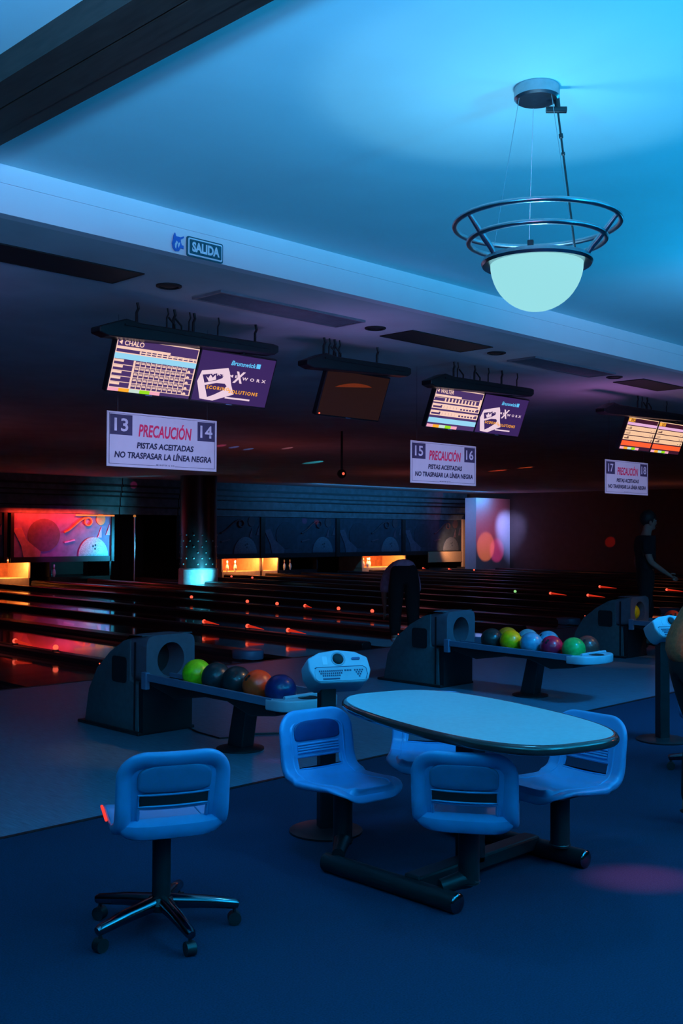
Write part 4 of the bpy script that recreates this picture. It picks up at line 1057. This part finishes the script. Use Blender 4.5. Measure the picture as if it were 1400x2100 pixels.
# standing person at the farthest return
def standing():
    t = thing('person', 'person in dark T-shirt standing behind the farthest ball return, facing right', 'person', (12.96, 7.14, 0), math.radians(-45))
    t.scale = (1.02, 1.02, 1.02)
    f = Fig()
    f.j('pelvis', (0, 0, .95), (.150, .105)); f.j('waist', (.01, 0, 1.10), (.135, .095), 'pelvis'); f.j('chest', (-.01, 0, 1.30), (.165, .110), 'waist'); f.j('collar', (.0, 0, 1.45), (.085, .075), 'chest')
    f.j('neck', (.03, 0, 1.53), .055, 'collar'); head(f, 'neck', (.055, 0, 1.665), (1, 0, .05), (0, 0, 1))
    for s, k in ((1, 'l'), (-1, 'r')):
        f.j(k + 'sh', (-.01, s * .19, 1.42), .062, 'chest'); f.j(k + 'up', (-.02, s * .225, 1.22), .048, k + 'sh')
        el = (.02, s * .235, 1.13) if s < 0 else (-.05, s * .23, 1.12)
        wr = (.24, s * .20, .985) if s < 0 else (.06, s * .22, .89)
        f.j(k + 'el', el, .040, k + 'up'); f.j(k + 'fa', tuple((Vector(el) + Vector(wr)) / 2), .036, k + 'el'); f.j(k + 'wr', wr, .026, k + 'fa')
        d = Vector(wr) - Vector(el); hand(f, k + 'wr', k, d, (0, -s, .5), (.4, -s * .4, .7))
        f.j(k + 'hip', (.0, s * .095, .90), .098, 'pelvis'); kn = (.06 * s + .02, s * .10, .50); an = (.10 * s - .04, s * .11, .09)
        f.j(k + 'th', tuple((Vector((.0, s * .095, .90)) + Vector(kn)) / 2), .082, k + 'hip'); f.j(k + 'kn', kn, .060, k + 'th'); f.j(k + 'ca', tuple(Vector(kn).lerp(Vector(an), .35) + Vector((-.02, 0, 0))), .056, k + 'kn')
        f.j(k + 'an', an, .040, k + 'ca'); f.j(k + 'heel', (an[0] - .03, an[1], .04), .035, k + 'an'); f.j(k + 'toe', (an[0] + .15, an[1], .032), (.038, .028), k + 'an')
    skin('body', f.V, f.E, f.R, M_skin, t)
    V, E_, R_ = f.sub(['pelvis', 'waist', 'chest', 'collar', 'lsh', 'lup', 'rsh', 'rup'], .022); V[0] = (0, 0, .84); R_[2] = (.20, .155); R_[3] = (.115, .11); skin('t_shirt', V, E_, R_, M_navy_cloth, t)
    V, E_, R_ = f.sub(['pelvis', 'waist', 'lhip', 'lth', 'lkn', 'lca', 'lan', 'rhip', 'rth', 'rkn', 'rca', 'ran'], .014); skin('trousers', V, E_, R_, M_black_cloth, t)
    for k in 'lr':
        V, E_, R_ = f.sub([k + 'an', k + 'heel', k + 'toe'], .010); skin('shoe', V, E_, R_, M_black, t, 1)
    face_parts(t, (.055, 0, 1.665), (1, 0, .05), (0, 0, 1)); hair(t, (.055, 0, 1.665), (1, 0, .05), (0, 0, 1))
standing()

# bowler bending over at the foul line, seen from behind
def bowler():
    t = thing('person', 'bowler in mauve top and black trousers bending over at the foul line', 'person', (10.97, 9.70, 0), math.radians(48))
    f = Fig()
    f.j('pelvis', (0, 0, 1.00), (.165, .135)); f.j('waist', (.16, 0, 1.06), (.145, .12), 'pelvis'); f.j('chest', (.38, 0, .99), (.165, .12), 'waist'); f.j('collar', (.53, 0, .91), (.085, .075), 'chest')
    f.j('neck', (.60, 0, .86), .055, 'collar'); head(f, 'neck', (.71, 0, .80), (.75, 0, -.6), (.6, 0, .75))
    for s, k in ((1, 'l'), (-1, 'r')):
        f.j(k + 'sh', (.48, s * .19, .92), .062, 'chest'); f.j(k + 'up', (.49, s * .22, .80), .052, k + 'sh')
        el = (.46, s * .24, .66); wr = (.52, s * .22, .44)
        f.j(k + 'el', el, .040, k + 'up'); f.j(k + 'fa', tuple((Vector(el) + Vector(wr)) / 2), .036, k + 'el'); f.j(k + 'wr', wr, .026, k + 'fa')
        hand(f, k + 'wr', k, (.15, 0, -1), (-1, 0, 0), (.8, -s * .5, 0))
        f.j(k + 'hip', (-.01, s * .10, .93), .112, 'pelvis'); kn = (.06 if s > 0 else .02, s * .12, .50); an = (.0 if s > 0 else -.02, s * .13, .09)
        f.j(k + 'th', tuple((Vector((-.01, s * .10, .93)) + Vector(kn)) / 2), .095, k + 'hip'); f.j(k + 'kn', kn, .070, k + 'th'); f.j(k + 'ca', tuple(Vector(kn).lerp(Vector(an), .35) + Vector((-.02, 0, 0))), .066, k + 'kn')
        f.j(k + 'an', an, .042, k + 'ca'); f.j(k + 'heel', (an[0] - .04, an[1], .045), .035, k + 'an'); f.j(k + 'toe', (an[0] + .15, an[1], .034), (.040, .030), k + 'an')
    skin('body', f.V, f.E, f.R, M_skin, t)
    V, E_, R_ = f.sub(['pelvis', 'waist', 'chest', 'collar', 'lsh', 'lup', 'lel', 'rsh', 'rup', 'rel'], .030); V[0] = (-.05, 0, 1.00); R_[0] = (.21, .175); skin('mauve_top', V, E_, R_, M_mauve_cloth, t)
    V, E_, R_ = f.sub(['pelvis', 'waist', 'lhip', 'lth', 'lkn', 'lca', 'lan', 'rhip', 'rth', 'rkn', 'rca', 'ran'], .030); skin('trousers', V, E_, R_, M_black_cloth, t)
    for k in 'lr':
        V, E_, R_ = f.sub([k + 'an', k + 'heel', k + 'toe'], .008); skin('shoe', V, E_, R_, M_shoe, t, 1)
    face_parts(t, (.71, 0, .80), (.75, 0, -.6), (.6, 0, .75)); hair(t, (.71, 0, .80), (.75, 0, -.6), (.6, 0, .75))
bowler()

# person in brown sweater leaning over at the right edge
def leaning():
    t = thing('person', 'person in a brown knitted sweater leaning forward at the right edge', 'person', (5.25, 2.61, 0), math.radians(-40))
    f = Fig()
    f.j('pelvis', (0, 0, .93), (.165, .125)); f.j('waist', (.06, 0, 1.06), (.150, .115), 'pelvis'); f.j('chest', (.22, 0, 1.24), (.165, .120), 'waist'); f.j('collar', (.33, 0, 1.36), (.085, .075), 'chest')
    f.j('neck', (.39, 0, 1.42), .055, 'collar'); head(f, 'neck', (.47, 0, 1.53), (.9, 0, -.3), (.3, 0, .95))
    for s, k in ((1, 'l'), (-1, 'r')):
        f.j(k + 'sh', (.27, s * .19, 1.32), .062, 'chest'); f.j(k + 'up', (.30, s * .22, 1.19), .052, k + 'sh')
        el = (.34, s * .24, 1.05); wr = (.55, s * .16, .98)
        f.j(k + 'el', el, .042, k + 'up'); f.j(k + 'fa', tuple((Vector(el) + Vector(wr)) / 2), .036, k + 'el'); f.j(k + 'wr', wr, .026, k + 'fa')
        hand(f, k + 'wr', k, (1, -s * .3, -.3), (0, 0, 1), (.2, -s, 0))
        f.j(k + 'hip', (.0, s * .095, .87), .108, 'pelvis'); kn = (.09, s * .10, .49); an = (.03, s * .11, .09)
        f.j(k + 'th', tuple((Vector((.0, s * .095, .87)) + Vector(kn)) / 2), .088, k + 'hip'); f.j(k + 'kn', kn, .062, k + 'th'); f.j(k + 'ca', tuple(Vector(kn).lerp(Vector(an), .35) + Vector((-.02, 0, 0))), .058, k + 'kn')
        f.j(k + 'an', an, .040, k + 'ca'); f.j(k + 'heel', (an[0] - .03, an[1], .04), .035, k + 'an'); f.j(k + 'toe', (an[0] + .15, an[1], .032), (.038, .028), k + 'an')
    skin('body', f.V, f.E, f.R, M_skin, t)
    V, E_, R_ = f.sub(['pelvis', 'waist', 'chest', 'collar', 'lsh', 'lup', 'lel', 'lfa', 'rsh', 'rup', 'rel', 'rfa'], .030); V[0] = (-.02, 0, .79); R_[0] = (.25, .215); R_[1] = (.205, .175); skin('sweater', V, E_, R_, M_brown_knit, t)
    V, E_, R_ = f.sub(['pelvis', 'waist', 'lhip', 'lth', 'lkn', 'lca', 'lan', 'rhip', 'rth', 'rkn', 'rca', 'ran'], .016); skin('trousers', V, E_, R_, M_black_cloth, t)
    for k in 'lr':
        V, E_, R_ = f.sub([k + 'an', k + 'heel', k + 'toe'], .010); skin('shoe', V, E_, R_, M_black, t, 1)
    face_parts(t, (.47, 0, 1.53), (.9, 0, -.3), (.3, 0, .95)); hair(t, (.47, 0, 1.53), (.9, 0, -.3), (.3, 0, .95))
leaning()
